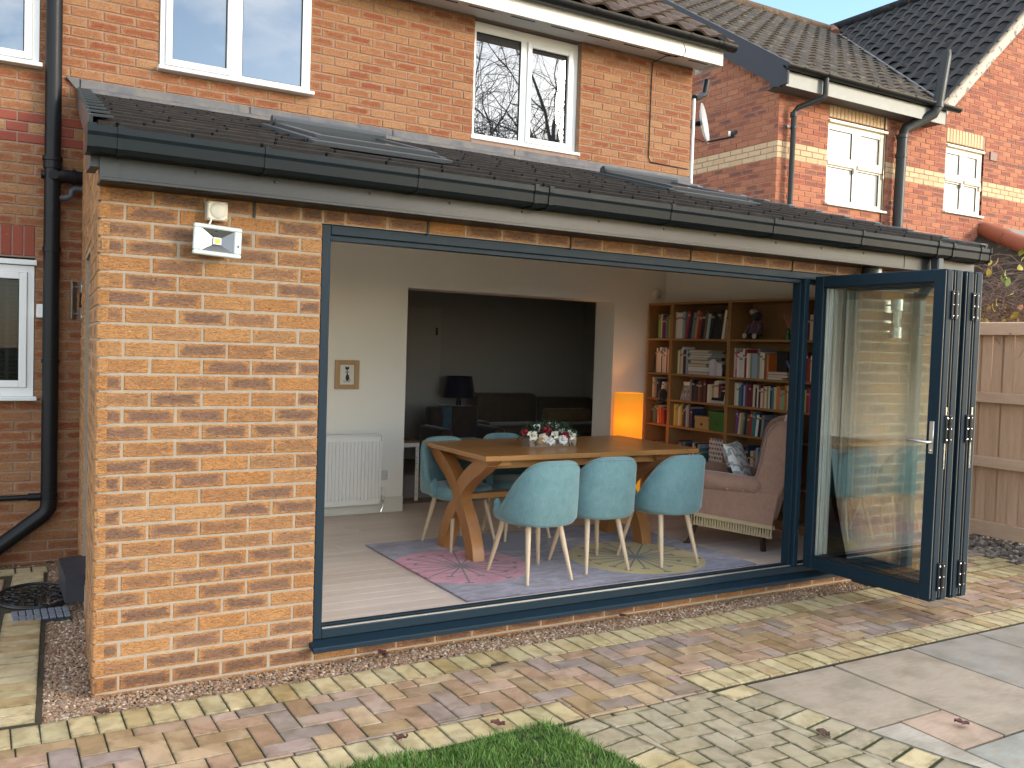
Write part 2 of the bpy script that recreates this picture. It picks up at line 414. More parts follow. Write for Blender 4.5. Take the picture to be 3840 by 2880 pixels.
SAND = soil_mat('joint_sand', (.07, .055, .03)); MOSSJ = soil_mat('mossy_joint', (.06, .075, .02))
PV_Y = paver_mat('paver_yellow', ((0, (.40, .31, .165)), (.35, (.45, .365, .21)), (.7, (.38, .325, .19)), (.85, (.42, .34, .19)), (1, (.33, .225, .105))), .75, .12)
PV_M = paver_mat('paver_mixed', ((0, (.25, .155, .09)), (.2, (.36, .235, .16)), (.42, (.32, .23, .19)), (.6, (.22, .175, .155)), (.78, (.26, .17, .08)), (1, (.42, .30, .19))), .55, .15)
PV_G = paver_mat('paver_aged', ((0, (.275, .23, .15)), (.5, (.32, .275, .185)), (1, (.25, .21, .145))), .95, .1)
_pm = {}
def paver_mesh(w, l, m, var=0):
    k = (round(w, 3), round(l, 3), m.name, var)
    if k in _pm: return _pm[k]
    a, b, c = w/2, l/2, .0035; q = random.Random(var*7+3); j = lambda: q.uniform(-.0012, .0012)
    ring = [(-1, -1), (1, -1), (1, 1), (-1, 1)]; o = MB()
    vs = [(x*(a-c)+j(), y*(b-c)+j(), 0) for x, y in ring]+[(x*a+j(), y*b+j(), -c) for x, y in ring]+[(x*a, y*b, -.045) for x, y in ring]
    o.add(vs, [(0, 1, 2, 3)]+[(4+i, 4+(i+1) % 4, (i+1) % 4, i) for i in range(4)]+[(8+i, 8+(i+1) % 4, 4+(i+1) % 4, 4+i) for i in range(4)])
    o.uv = [(x/a, y/b) for x, y, z in vs]; _pm[k] = o.mesh('paver', m, None, False); return _pm[k]
def paver(parent, cx, cy, w, l, m, name='paver', rz=0, z=0.0):
    link(name, paver_mesh(w, l, m, rnd.randrange(3)), parent, (cx, cy, z+rnd.uniform(-.0022, .0022)), (rnd.uniform(-.006, .006), rnd.uniform(-.006, .006), rz+rnd.uniform(-.008, .008)))
def herring(x0, x1, y0, y1, ox, oy, w=.1):
    out = []
    for i in range(int((x1-x0)/w)+6):
        for j in range(int((y1-y0)/w)+6):
            a = i-3; b = j-3; d = (a-b) % 4; px = x0+ox+a*w; py = y0+oy+b*w
            if d == 0: r = (px, px+2*w, py, py+w)
            elif d == 3: r = (px, px+w, py, py+2*w)
            else: continue
            r = (max(r[0], x0), min(r[1], x1), max(r[2], y0), min(r[3], y1))
            if r[1]-r[0] > .025 and r[3]-r[2] > .025: out.append(r)
    return out
path = bx('block_path', SAND, None, -1.3, 6.78, -1.185, -.235, -.06, -.007, kind='structure', label='block paved path of mixed brown pavers edged with yellow blocks')
MG = .0030
x = -1.25
while x < 6.7:
    paver(path, x+.0514, -.341, .1028-2*MG, .2-2*MG, PV_Y, 'edging_block'); 
    if not 1.80 < x < 2.53: paver(path, x+.0514, -1.074, .1028-2*MG, .2-2*MG, PV_Y, 'edging_block')
    x += .1028
HB = [r for r in herring(-.55, 6.72, -1.182, -.445, .03, .03, .1035)]
HB2 = []
for a, b, c, d in HB:
    if c >= -.968: HB2.append((a, b, c, d)); continue
    cuts = [v for v in (1.83, 2.545) if a < v < b]; xs_ = [a]+cuts+[b]
    for p_, q_ in zip(xs_, xs_[1:]): HB2.append((p_, q_, c if 1.83 <= (p_+q_)/2 <= 2.545 else max(c, -.968), d))
HB = HB2
for a, b, c, d in [r for r in HB if r[3]-r[2] > .02 and r[1]-r[0] > .02]: paver(path, (a+b)/2, (c+d)/2, b-a-2*MG, d-c-2*MG, PV_M)
# paving that runs on past the corner of the extension
pa2 = bx('block_apron', SAND, None, 5.02, 6.78, -.231, .62, -.06, -.0075, kind='structure', label='yellow block paving past the folded doors at the corner of the extension')
for j in range(4):
    for i in range(9):
        x = 5.05+i*.206+(j % 2)*.1
        if x+.2 < 6.8 and not (x < 6.05 and j > 1): paver(pa2, x+.1, -.175+j*.106, .2-2*MG, .1028-2*MG, PV_Y if (i*3+j*5) % 4 else PV_M)
# side path, falling gently towards the house
side = MB(); zs = lambda y: -.004-.036*max(y, 0)
side.grid([[(-1.3, -.235, -.011), (-.21+.0, -.235, -.011)], [(-1.3, 0, -.011), (-.195, 0, -.011)], [(-1.3, 3.1, zs(3.1)-.007), (.01, 3.1, zs(3.1)-.007)]])
sp_ = side.build('side_path', SAND, kind='structure', label='narrow block path beside the left wall of the extension')
y = -.19
while y < 2.75:
    if not (1.66 < y < 2.42): paver(sp_, -.315+SKEW*y+.0, y+.05, .2-2*MG, .1028-2*MG, PV_Y, 'edging_block', -SKEW, zs(y))
    y += .1045
for j in range(28):
    for i in range(3):
        paver(sp_, -.52-i*.105+SKEW*(j*.104), -.17+j*.104+(i % 2)*.05, .1-2*MG, .1-2*MG, PV_M, 'paver', -SKEW, zs(-.17+j*.104))
for i in range(5): paver(sp_, -.46+i*.103, 2.93, .1-2*MG, .2-2*MG, PV_Y, 'edging_block', 0, zs(2.9))
# stone slabs
def slab_mat(name, c, c2):
    g = NT(name); p = g.pos(); rn = g.rand()
    n = g.noise(g.scaled(p, (1, 2.2, 1)), 2.6, 6, .6, .7); cc = g.mix(n, rgb(*[x*1.12 for x in c]), rgb(*[x*1.12 for x in c2]))
    v = g.noise(g.scaled(p, (.6, 3, 1)), 9, 4, .6, 2.); cc = g.mix(g.n('ShaderNodeMapRange', {0: v, 1: .45, 2: .7, 3: 0., 4: .55}).outputs[0], cc, rgb(.30, .20, .13))
    w = g.noise(p, 38, 3, .75); cc = g.mix(g.n('ShaderNodeMapRange', {0: w, 1: .69, 2: .74, 3: 0., 4: .75}).outputs[0], cc, rgb(.52, .48, .42))
    dk = g.noise(p, 4, 5); cc = g.mix(g.n('ShaderNodeMapRange', {0: dk, 1: .45, 2: .62, 3: 0., 4: .55}).outputs[0], cc, g.mix(1., cc, rgb(.55, .56, .5), 'MULTIPLY'))
    gr = g.noise(p, 240, 2); cc = g.mix(g.math('MULTIPLY', gr, .3), cc, g.mix(1., cc, rgb(.6, .6, .6), 'MULTIPLY'))
    return g.out(cc, .62, g.bump(g.math('ADD', n, g.math('MULTIPLY', gr, .3)), .3, .006))
SL = [slab_mat('slab_buff', (.36, .29, .21), (.27, .23, .18)), slab_mat('slab_grey', (.28, .255, .215), (.23, .21, .18)), slab_mat('slab_pink', (.42, .27, .19), (.36, .29, .22)), slab_mat('slab_pale', (.40, .36, .29), (.33, .30, .25)), slab_mat('slab_green', (.29, .29, .25), (.23, .235, .205))]
patio = MB().add([(2.66, -1.19, -.026), (9, -1.19, -.026), (9, -4.2, -.026), (3.2, -4.2, -.026)], [(0, 1, 2, 3)]).build('patio', soil_mat('slab_joint', (.03, .026, .018)), kind='structure', label='patio of large pale sandstone slabs')
def edge3(y): t = -1.19-y; return 2.765+.09*t+.085*t*t
def slab(poly, m, z=0.0):
    n = len(poly); cx = sum(p[0] for p in poly)/n; cy = sum(p[1] for p in poly)/n
    b = MB(); ins = [((p[0]-cx)*.988+cx, (p[1]-cy)*.988+cy) for p in poly]; poly = [((p[0]-cx)*.992+cx, (p[1]-cy)*.992+cy) for p in poly]
    b.add([(x-cx, y-cy, 0) for x, y in ins]+[(x-cx, y-cy, -.006) for x, y in poly]+[(x-cx, y-cy, -.03) for x, y in poly],
          [tuple(range(n))]+[(i, (i+1) % n, n+(i+1) % n, n+i) for i in range(n)]+[(n+i, n+(i+1) % n, 2*n+(i+1) % n, 2*n+i) for i in range(n)])
    b.build('slab', m, patio, loc=(cx, cy, z+rnd.uniform(-.002, .002)))
def crv(y0, y1, n=5): return [(edge3(y0+(y1-y0)*i/n)+.008, y0+(y1-y0)*i/n) for i in range(n+1)]
slab([(3.385, -1.2), (3.375, -1.822)]+crv(-1.822, -1.2), SL[0])
slab([(4.005, -1.2), (3.99, -2.13), (3.37, -2.13), (3.395, -1.2)], SL[0])
slab([(3.368, -1.834), (3.358, -2.13), (3.062, -2.135), (3.076, -1.834)], SL[2])
slab([(3.066, -1.834), (3.04, -2.6)]+crv(-2.6, -1.834), SL[3])
slab([(4.625, -1.2), (4.615, -1.845), (4.0, -1.845), (4.017, -1.2)], SL[1])
slab([(5.24, -1.2), (5.24, -1.48), (4.63, -1.48), (4.637, -1.2)], SL[1])
slab([(5.24, -1.49), (5.24, -2.13), (4.63, -2.13), (4.63, -1.49)], SL[0])
slab([(4.62, -1.857), (4.62, -2.45), (4.0, -2.45), (4.0, -1.857)], SL[4])
slab([(3.99, -2.142), (3.98, -2.75), (3.05, -2.75), (3.055, -2.147)], SL[4])
slab([(5.85, -1.2), (5.85, -2.1), (5.25, -2.1), (5.25, -1.2)], SL[0]); slab([(6.75, -1.2), (6.75, -1.8), (5.86, -1.8), (5.86, -1.2)], SL[1])
slab([(5.85, -2.11), (5.85, -2.9), (4.63, -2.9), (4.63, -2.14)], SL[3])
# curved block area between lawn and patio
def edge4(y): t = -1.19-y; return 1.66+.20*t-.03*t*t
bp = MB(); n = 12; L_ = []; R_ = []
for i in range(n+1):
    y = -1.19-i*.14; L_.append((edge4(y)-.0, y, -.0085)); R_.append((edge3(y), y, -.0085))
bp.grid([L_, R_]); bpo = bp.build('curved_paving', MOSSJ, kind='structure', label='mossy aged block paving between the lawn and the patio slabs')
y = -1.255
while y > -2.6:
    paver(bpo, edge3(y)-.104, y, .2-2*MG, .115-2*MG, PV_Y if rnd.random() < .35 else PV_G, 'edging_block', math.atan(.09+.17*(-1.19-y)))
    if y < -1.2: paver(bpo, edge4(y)+.105, y, .2-2*MG, .118-2*MG, PV_Y if rnd.random() < .3 else PV_G, 'edging_block', math.atan(.2-.06*(-1.19-y)))
    y -= .121
A3 = R(-2)
def clip(poly, a, b, c):       # keep a*x+b*y <= c
    out = []
    for i in range(len(poly)):
        p, q = poly[i], poly[(i+1) % len(poly)]; dp = a*p[0]+b*p[1]-c; dq = a*q[0]+b*q[1]-c
        if dp <= 0: out.append(p)
        if dp*dq < 0: t = dp/(dp-dq); out.append((p[0]+t*(q[0]-p[0]), p[1]+t*(q[1]-p[1])))
    return out
def area(p): return abs(sum(p[i][0]*p[(i+1) % len(p)][1]-p[(i+1) % len(p)][0]*p[i][1] for i in range(len(p))))/2
def poly_paver(parent, poly, m, name='paver'):
    n = len(poly); cx = sum(p[0] for p in poly)/n; cy = sum(p[1] for p in poly)/n; b = MB()
    L = max(math.hypot(p[0]-cx, p[1]-cy) for p in poly); f1 = 1-.0038/max(L*.6, .01); f0 = f1-.0035/max(L*.6, .01)
    sc_ = lambda f, z: [((x-cx)*f, (y-cy)*f, z) for x, y in poly]
    vs = sc_(f0, 0)+sc_(f1, -.0035)+sc_(f1, -.04); b.add(vs, [tuple(range(n))]+[(n+i, n+(i+1) % n, (i+1) % n, i) for i in range(n)]+[(2*n+i, 2*n+(i+1) % n, n+(i+1) % n, n+i) for i in range(n)])
    wx = max(abs(v[0]) for v in vs); wy = max(abs(v[1]) for v in vs); b.uv = [(v[0]/wx, v[1]/wy) for v in vs]
    link(name, b.mesh('paver', m, None, True), parent, (cx, cy, rnd.uniform(-.002, .002)))
c3, s3 = math.cos(A3), math.sin(A3)
for a, b, c, d in herring(-1.6, 1.6, -1.6, 1.6, 0, 0, .1035):
    pl = [(2.2+x*c3-y*s3, -1.8+x*s3+y*c3) for x, y in ((a, c), (b, c), (b, d), (a, d))]
    Y = sum(p[1] for p in pl)/4
    pl = clip(pl, 0, 1, -1.192)
    if len(pl) > 2:
        k4 = .2-.06*(-1.19-Y); pl = clip(pl, -1, -k4, -(edge4(Y)+.207+k4*Y))
    if len(pl) > 2:
        k3 = .09+.17*(-1.19-Y); pl = clip(pl, 1, k3, edge3(Y)-.207+k3*Y)
    if len(pl) > 2 and area(pl) > .0006 and Y > -2.65: poly_paver(bpo, pl, PV_G)
# gravel
def pebbles(name, pts, rmin, rmax, m, label, zf, seed):
    q = np.random.RandomState(seed); n = len(pts)
    t = (1+5**.5)/2
    iv = np.array([(-1, t, 0), (1, t, 0), (-1, -t, 0), (1, -t, 0), (0, -1, t), (0, 1, t), (0, -1, -t), (0, 1, -t), (t, 0, -1), (t, 0, 1), (-t, 0, -1), (-t, 0, 1)])/math.sqrt(1+t*t)
    fc = np.array([(0, 11, 5), (0, 5, 1), (0, 1, 7), (0, 7, 10), (0, 10, 11), (1, 5, 9), (5, 11, 4), (11, 10, 2), (10, 7, 6), (7, 1, 8), (3, 9, 4), (3, 4, 2), (3, 2, 6), (3, 6, 8), (3, 8, 9), (4, 9, 5), (2, 4, 11), (6, 2, 10), (8, 6, 7), (9, 8, 1)])
    V = np.repeat(iv[None], n, 0)*(1+q.uniform(-.25, .25, (n, 12, 1)))
    sc = q.uniform(rmin, rmax, (n, 1, 1))*np.stack([q.uniform(.8, 1.3, n), q.uniform(.7, 1.1, n), q.uniform(.45, .8, n)], 1)[:, None, :]
    V = V*sc; an = q.uniform(0, 6.28, n); c, s_ = np.cos(an)[:, None], np.sin(an)[:, None]
    ti = q.uniform(-.6, .6, n)[:, None]; z = V[..., 2]+ti*V[..., 0]*.6
    X = V[..., 0]*c-V[..., 1]*s_; Y = V[..., 0]*s_+V[..., 1]*c
    P = np.array(pts); zz = np.array([zf(a, b) for a, b in pts])+q.uniform(-.004, .006, n)
    V = np.stack([X+P[:, :1], Y+P[:, 1:], z+zz[:, None]], 2).reshape(-1, 3)
    F = (fc[None]+12*np.arange(n)[:, None, None]).reshape(-1, 3)
    me = bpy.data.meshes.new(name); me.from_pydata(V.tolist(), [], F.tolist()); me.materials.append(m)
    return link(name, me, None, kind='stuff', label=label)
def pebble_mat(name, stops):
    g = NT(name); p = g.pos(); rn = g.rand(); c = g.ramp(rn, [(a, rgb(*[min(.8, x*f_) for x, f_ in zip(b, (1.06, .98, .9))])) for a, b in stops])
    c = g.mix(g.math('MULTIPLY', g.noise(p, 150, 3), .5), c, g.mix(1., c, rgb(.5, .48, .45), 'MULTIPLY'))
    return g.out(c, .6)
PEB = pebble_mat('pea_gravel', ((0, (.16, .10, .06)), (.25, (.30, .19, .11)), (.45, (.22, .15, .11)), (.6, (.38, .26, .16)), (.75, (.20, .17, .15)), (.9, (.45, .36, .26)), (1, (.62, .56, .48))))
q = np.random.RandomState(5); pts = []
for _ in range(15500):
    x, y = q.uniform(-.2, 5.1), q.uniform(-.236, .02)
    pts.append((x, y))
for _ in range(9500):
    y = q.uniform(-.24, 3.2); a = -.205+SKEW*y; b = .02+SKEW*y; x = q.uniform(a, b); pts.append((x, y))
for _ in range(1500): pts.append((q.uniform(-1.2, .2), q.uniform(3.0, 3.21)))
zg = lambda x, y: -.026-(.036*max(y, 0) if x < .3 else 0)
gv = MB(); gv.grid([[(-.24, -.238, -.034), (5.1, -.238, -.034)], [(-.24, .03, -.034), (5.1, .03, -.034)]]); gv.grid([[(-.21, .03, -.035), (.06, .03, -.035)], [(.0, 3.2, -.15), (.3, 3.2, -.15)]])
gv.build('gravel_base', soil_mat('gravel_soil', (.14, .10, .07)), kind='structure', label='earth under the pea gravel along the wall')
pebbles('pea_gravel', pts, .0055, .0105, PEB, 'fine brown pea gravel along the foot of the extension walls', zg, 3)
pts = [(q.uniform(6.72, 7.5), q.uniform(-1.2, 2.2)) for _ in range(2600)]
STO = pebble_mat('fence_stones', ((0, (.05, .045, .04)), (.4, (.12, .10, .08)), (.7, (.20, .18, .155)), (1, (.33, .32, .30))))
pebbles('stone_bed', pts, .014, .04, STO, 'dark loose stones and soil at the foot of the wooden fence', lambda x, y: -.03+.05*(x-6.7), 8)
# lawn
def grass_mat():
    g = NT('grass'); rn = g.rand(); p = g.pos()
    c = g.ramp(rn, [(0, rgb(.045, .125, .013)), (.5, rgb(.085, .215, .022)), (.85, rgb(.15, .26, .045)), (.93, rgb(.20, .22, .06)), (1, rgb(.34, .29, .12))])
    c = g.mix(g.math('MULTIPLY', g.noise(p, 9, 4), .45), c, rgb(.035, .08, .014))
    return g.out(c, .55, **{'Subsurface Weight': 0.0})
lw = MB(); y0 = -1.19
ring = [(x, -1.165) for x in (-.2, .3, .8, 1.2, 1.5)]+[(edge4(-1.19-i*.12)-.0, -1.19-i*.12) for i in range(14)]+[(-.2, -2.7)]
lw.add([(x, y, .002) for x, y in ring], [tuple(range(len(ring)))])
lw.build('lawn_soil', soil_mat('lawn_earth', (.05, .055, .02)), kind='structure', label='dark earth under the lawn')
q = np.random.RandomState(2); gv_, gf_ = [], []
def lawn_in(x, y): return y < -1.168+.012*math.sin(x*9)+q.normal(0, .009) and x < edge4(y)+.004+.01*math.sin(y*23)+q.normal(0, .008) and math.sin(x*17+y*9)*math.sin(y*21-x*6) < .86+q.uniform(-.1, .2) and y > -1.95 and x > .25
nb = 0
while nb < 30000:
    x, y = q.uniform(.25, 1.85), q.uniform(-1.95, -1.155)
    if not lawn_in(x, y): continue
    cl_ = math.sin(x*11+y*7)*math.sin(x*5-y*13)
    h = q.uniform(.014, .036)*(1+.35*cl_); w = q.uniform(.0012, .0024); a = q.uniform(0, 6.28); ln = q.uniform(.2, 1.0)*h; b = q.uniform(0, 6.28)
    dx, dy = w*math.cos(a), w*math.sin(a); ex, ey = ln*math.cos(b), ln*math.sin(b); o = len(gv_)
    gv_ += [(x-dx, y-dy, 0), (x+dx, y+dy, 0), (x+dx*.7+ex*.4, y+dy*.7+ey*.4, h*.6), (x-dx*.7+ex*.4, y-dy*.7+ey*.4, h*.6), (x+ex, y+ey, h)]
    gf_ += [(o, o+1, o+2, o+3), (o+3, o+2, o+4)]; nb += 1
me = bpy.data.meshes.new('lawn'); me.from_pydata(gv_, [], gf_); me.materials.append(grass_mat())
link('lawn', me, None, kind='stuff', label='short green lawn grass in front of the block path')
# ------------------------------------------------------------------ rear extension
EXT = thing('rear_extension', 'single storey buff brick rear extension with grey tiled lean-to roof', 'extension')
ANTH = paint('anthracite_frame', (.007, .021, .034), .5, 1.3)
ANTHR = paint('anthracite_gutter', (.007, .012, .015), .38, 1.27)
DARK = paint('black_void', (.01, .01, .01), .8)
PLAS = paint('plaster_cream', (.84, .82, .76), .85, 1.4, .15)
WHITE = paint('white_upvc', (.78, .78, .76), .35)
def fascia_mat():
    g = NT('fascia_grain'); p = g.pos()
    n = g.noise(g.scaled(p, (14, 14, 60)), 3, 4, .7); c = g.mix(n, rgb(.034, .036, .036), rgb(.02, .022, .023))
    return g.out(c, g.math('ADD', g.math('MULTIPLY', n, .15), .22), g.bump(n, .35, .002), ior=1.42)
FASC = fascia_mat()
RZ = lambda Y: 2.517+.2713*Y
# masonry core behind the bricks
core = MB()
core.box(.012, 1.0, .0035, .1, -.12, 2.3); core.box(1.0, 4.93, .0035, .1, 2.172, 2.3); core.box(4.93, 5.99, .0035, .1, -.12, 2.3); core.box(1.0, 4.93, .0035, .1, -.12, .062)
core.prism([(5.9, .1), (5.99, .1), (5.99, 3.2), (5.9, 3.2)], 2, -.12, 2.3)
def sk(u, d): # skewed left wall: u along from front, d inward
    e = Vector((SKEW, 1)).normalized(); n = Vector((e.y, -e.x)); return (e.x*u+n.x*d, e.y*u+n.y*d)
def skq(u0, u1, d0, d1): return [sk(u0, d0), sk(u1, d0), sk(u1, d1), sk(u0, d1)]
for u0, u1, z0, z1 in ((.012, 1.21, -.2, 2.3), (2.11, 3.2, -.2, 2.3), (1.21, 2.11, 2.07, 2.3), (1.21, 2.11, -.2, .08)): core.prism(skq(u0, u1, .007, .1), 2, z0, z1)
gl_ = [(.16, 2.3), (3.19, 2.3), (3.19, RZ(3.19)-.1), (.16, RZ(.16)-.1)]
_vs = [(*sk(u, d), z) for d in (.007, .1) for u, z in gl_]; core.add(_vs, [(0, 1, 2, 3), (7, 6, 5, 4), (0, 4, 5, 1), (2, 6, 7, 3), (3, 7, 4, 0), (1, 5, 6, 2)])
core.build('wall', MORT_E, EXT)
door_l = MB().prism(skq(1.21, 2.11, .09, .12), 2, .08, 2.07).build('side_door', paint('side_door_black', (.015, .016, .02), .3), EXT)
items = lay(range(-1, 31), 0, 1.0025, 0, lambda r: 0 if r % 2 else -.1125)
items += lay(range(29, 31), 1.0125, 4.935, 0, lambda r: 0 if r % 2 else -.1125) + lay(range(-1, 1), 1.0125, 4.935, 0, lambda r: 0 if r % 2 else -.1125)
items += lay(range(-1, 31), 4.94, 6.0, 0, lambda r: .045 if r % 2 else -.0675)
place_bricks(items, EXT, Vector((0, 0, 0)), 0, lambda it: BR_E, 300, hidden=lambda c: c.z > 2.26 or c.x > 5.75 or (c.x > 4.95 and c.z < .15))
u_of = lambda: None
F0 = Vector((SKEW*3.21, 3.21, 0)); ang = math.atan2(-1, -SKEW)
il = lay(range(-2, 31), 0, 3.218, 0, lambda r: 3.218-.215-.225*14 if r % 2 == 0 else 3.218-.1025-.225*14, [(1.10, 2.0, -.3, 2.07)])
for r in range(31, 45):
    ymin = (.075*r+.13-2.517)/.2713
    if ymin < 3.0: il += lay([r], 0, 3.218-max(ymin, 0), 0, lambda q_: 3.218-.215-.225*14 if q_ % 2 == 0 else 3.218-.1025-.225*14)
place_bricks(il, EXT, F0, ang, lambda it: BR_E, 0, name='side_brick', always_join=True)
# soffit, fascia, screws
bx('soffit', ANTHR, EXT, -.008, 6.02, -.147, .0, 2.236, 2.247)
fa = MB(); fa.box(-.012, 5.205, -.166, -.148, 2.238, 2.47, .003); fa.box(-.012, 5.205, -.172, -.1661, 2.238, 2.252, .002); fo = fa.build('fascia_board', FASC, EXT)
bx('fascia_board', FASC, EXT, 5.209, 6.03, -.166, -.148, 2.238, 2.47, .003)
bx('corner_trim', FASC, EXT, -.016, .062, -.1705, -.1665, 2.236, 2.46, .001)
SCREW = paint('screw_head', (.02, .02, .022), .3)
sm_ = MB().lathe([(0, -.004), (.006, -.003), (.008, 0)], 8).mesh('screw', SCREW)
for x in (.025, .37, .72, 1.18, 1.61, 2.04, 2.54, 3.01, 3.41, 3.93, 4.35, 4.77): link('screw', sm_, fo, (x, -.167, 2.315), (-math.pi/2, 0, 0))
# gutter: squared ogee channel
gp = [(-.165, 2.345), (-.170, 2.335), (-.262, 2.335), (-.282, 2.352), (-.286, 2.395), (-.292, 2.41), (-.292, 2.437), (-.286, 2.437), (-.286, 2.413), (-.280, 2.397), (-.276, 2.356), (-.259, 2.341), (-.172, 2.341), (-.170, 2.437), (-.165, 2.437)]
gut = MB().prism(gp, 0, -.045, 6.03).build('gutter', ANTHR, EXT)
gpo = [(-.165, 2.332), (-.264, 2.331), (-.2865, 2.350), (-.290, 2.394), (-.297, 2.409), (-.297, 2.443), (-.165, 2.443)]
for x in (.05, .65, 1.39, 2.97, 3.79, 4.61, 5.92): MB().prism(gpo, 0, x-.012, x+.012).build('gutter_bracket', ANTHR, gut)
for x in (2.05, 2.14, 5.42, 5.59): MB().prism([(a*1.004, b+(-.002 if b < 2.4 else .002)) for a, b in gpo], 0, x-.013, x+.013).build('gutter_union', ANTHR, gut)
for x in (-.048, 6.033): MB().prism(gpo, 0, x-.006, x+.006).build('gutter_end', ANTHR, gut)
MB().prism([(a*1.003, b-.001) for a, b in gpo], 0, -.075, -.052).build('gutter_end', ANTHR, gut)
# rainwater pipe on the right pier
dp = MB(); dp.box(5.47, 5.535, -.252, -.187, 2.19, 2.34, .008); dp.box(5.515, 5.58, -.09, -.025, -.02, 2.1, .008)
dp.tube([(5.5, -.22, 2.22), (5.53, -.12, 2.12), (5.547, -.058, 2.05)], .036, 8); dp.box(5.508, 5.588, -.098, -.018, 1.78, 1.83, .005)
dp.build('downpipe', paint('downpipe_grey', (.045, .055, .06), .4), EXT)
# ---- roof
SLOPE = math.atan(.2713)
SKY = ((1.19, 1.95, .72, 1.66), (4.22, 5.02, 1.22, 2.2))
rf = link('roof', None, EXT)
dk = MB()
def rslab(x0, x1, y0, y1, t0, t1, b=dk):
    l0, l1 = (SKEW*y0, SKEW*y1) if x0 is None else (x0, x0)
    b.add([(l0, y0, RZ(y0)-t0), (x1, y0, RZ(y0)-t0), (x1, y1, RZ(y1)-t0), (l1, y1, RZ(y1)-t0), (l0, y0, RZ(y0)-t1), (x1, y0, RZ(y0)-t1), (x1, y1, RZ(y1)-t1), (l1, y1, RZ(y1)-t1)],
          [(0, 1, 2, 3), (7, 6, 5, 4), (0, 4, 5, 1), (1, 5, 6, 2), (2, 6, 7, 3), (3, 7, 4, 0)])
def deck(t0, t1, b, y0=-.16, y1=3.2, x1=6.0):
    s1, s2 = SKY; xm = 3.0
    for (xa, xb, s_) in ((None, xm, s1), (xm, x1, s2)):
        ya, yb = s_[2]+.04, s_[3]-.04
        rslab(xa, xb, y0, ya, t0, t1, b); rslab(xa, xb, yb, y1, t0, t1, b); rslab(xa, s_[0]+.04, ya, yb, t0, t1, b); rslab(s_[1]-.04, xb, ya, yb, t0, t1, b)
deck(.05, .16, dk); dk.build('roof_deck', paint('roof_felt', (.03, .03, .03), .9), rf)
ce = MB(); deck(.162, .19, ce, .1, 3.17, 5.9); ce.build('ceiling', PLAS, EXT)
def tile_mat(name, c, c2, lich):
    g = NT(name); p = g.pos(); rn = g.rand()
    cc = g.mix(rn, rgb(*c), rgb(*c2)); n = g.noise(p, 45, 5, .7); cc = g.mix(g.math('MULTIPLY', n, .7), cc, g.mix(1., cc, rgb(.45, .42, .38), 'MULTIPLY'))
    l = g.n('ShaderNodeMapRange', {0: g.noise(p, 7, 5, .7), 1: .52, 2: .72, 3: 0., 4: lich}).outputs[0]; cc = g.mix(l, cc, rgb(.20, .16, .09))
    w = g.n('ShaderNodeMapRange', {0: g.noise(p, 13, 3, .8), 1: .73, 2: .76, 3: 0., 4: lich}).outputs[0]; cc = g.mix(w, cc, rgb(.5, .5, .46))
    pit = g.n('ShaderNodeMapRange', {0: g.noise(p, 120, 3, .8), 1: .6, 2: .68, 3: 0., 4: .6}).outputs[0]; cc = g.mix(pit, cc, rgb(.006, .006, .006))
    return g.out(cc, .72, g.bump(g.math('ADD', n, g.noise(p, 180, 2)), .5, .003), ior=1.24)
TILE = tile_mat('roof_tile_dark', (.036, .031, .029), (.028, .025, .023), .12)
_tm = {}
def tile_mesh(w, m, L=.40):
    k = (round(w, 2), m.name, L)
    if k in _tm: return _tm[k]
    b = MB(); th = .030; gw = .010
    if w > .12:
        b.box(gw, w, 0, L, -th, 0, .004); b.box(0, gw+.004, .03, L, -th, -.011)
        b.box(w*.5-.004, w*.5+.004, .004, L, -.001, .0015)
    else: b.box(.003, w, 0, L, -th, 0, .004)
    _tm[k] = b.mesh('tile', m); return _tm[k]
TG = .316
def tiles_row(k):
    y = -.205+TG*k; xl = SKEW*y-.02; xr = 6.075; off = (.04, -.11, -.02, .1, -.14, .06, -.07, .12, -.04, .09, -.1)[k]
    z = RZ(y)+.014; tl = SLOPE-math.atan(.022/.40)
    x = xl-(.3-off) if off > 0 else xl+off
    n0 = int((xl-off)/.3)-1
    for n in range(n0, 24):
        a, b = off+n*.3, off+n*.3+.299; a2, b2 = max(a, xl), min(b, xr)
        if b2-a2 < .03: continue
        parts = [(a2, b2)]
        for (sx0, sx1, sy0, sy1) in SKY:
            if y+.30 > sy0 and y < sy1-.02:
                np_ = []
                for p, q_ in parts:
                    if q_ <= sx0 or p >= sx1: np_.append((p, q_)); continue
                    if y < sy0-.06 and False: np_.append((p, q_))
                    if p < sx0: np_.append((p, sx0))
                    if q_ > sx1: np_.append((sx1, q_))
                parts = np_
        for p, q_ in parts:
            if q_-p > .03: link('tile', tile_mesh(q_-p, TILE), rf, (p, y+rnd.uniform(-.002, .002), z+rnd.uniform(-.001, .0025)), (tl+rnd.uniform(-.003, .003), 0, rnd.uniform(-.003, .003)))
for k in range(11): tiles_row(k)
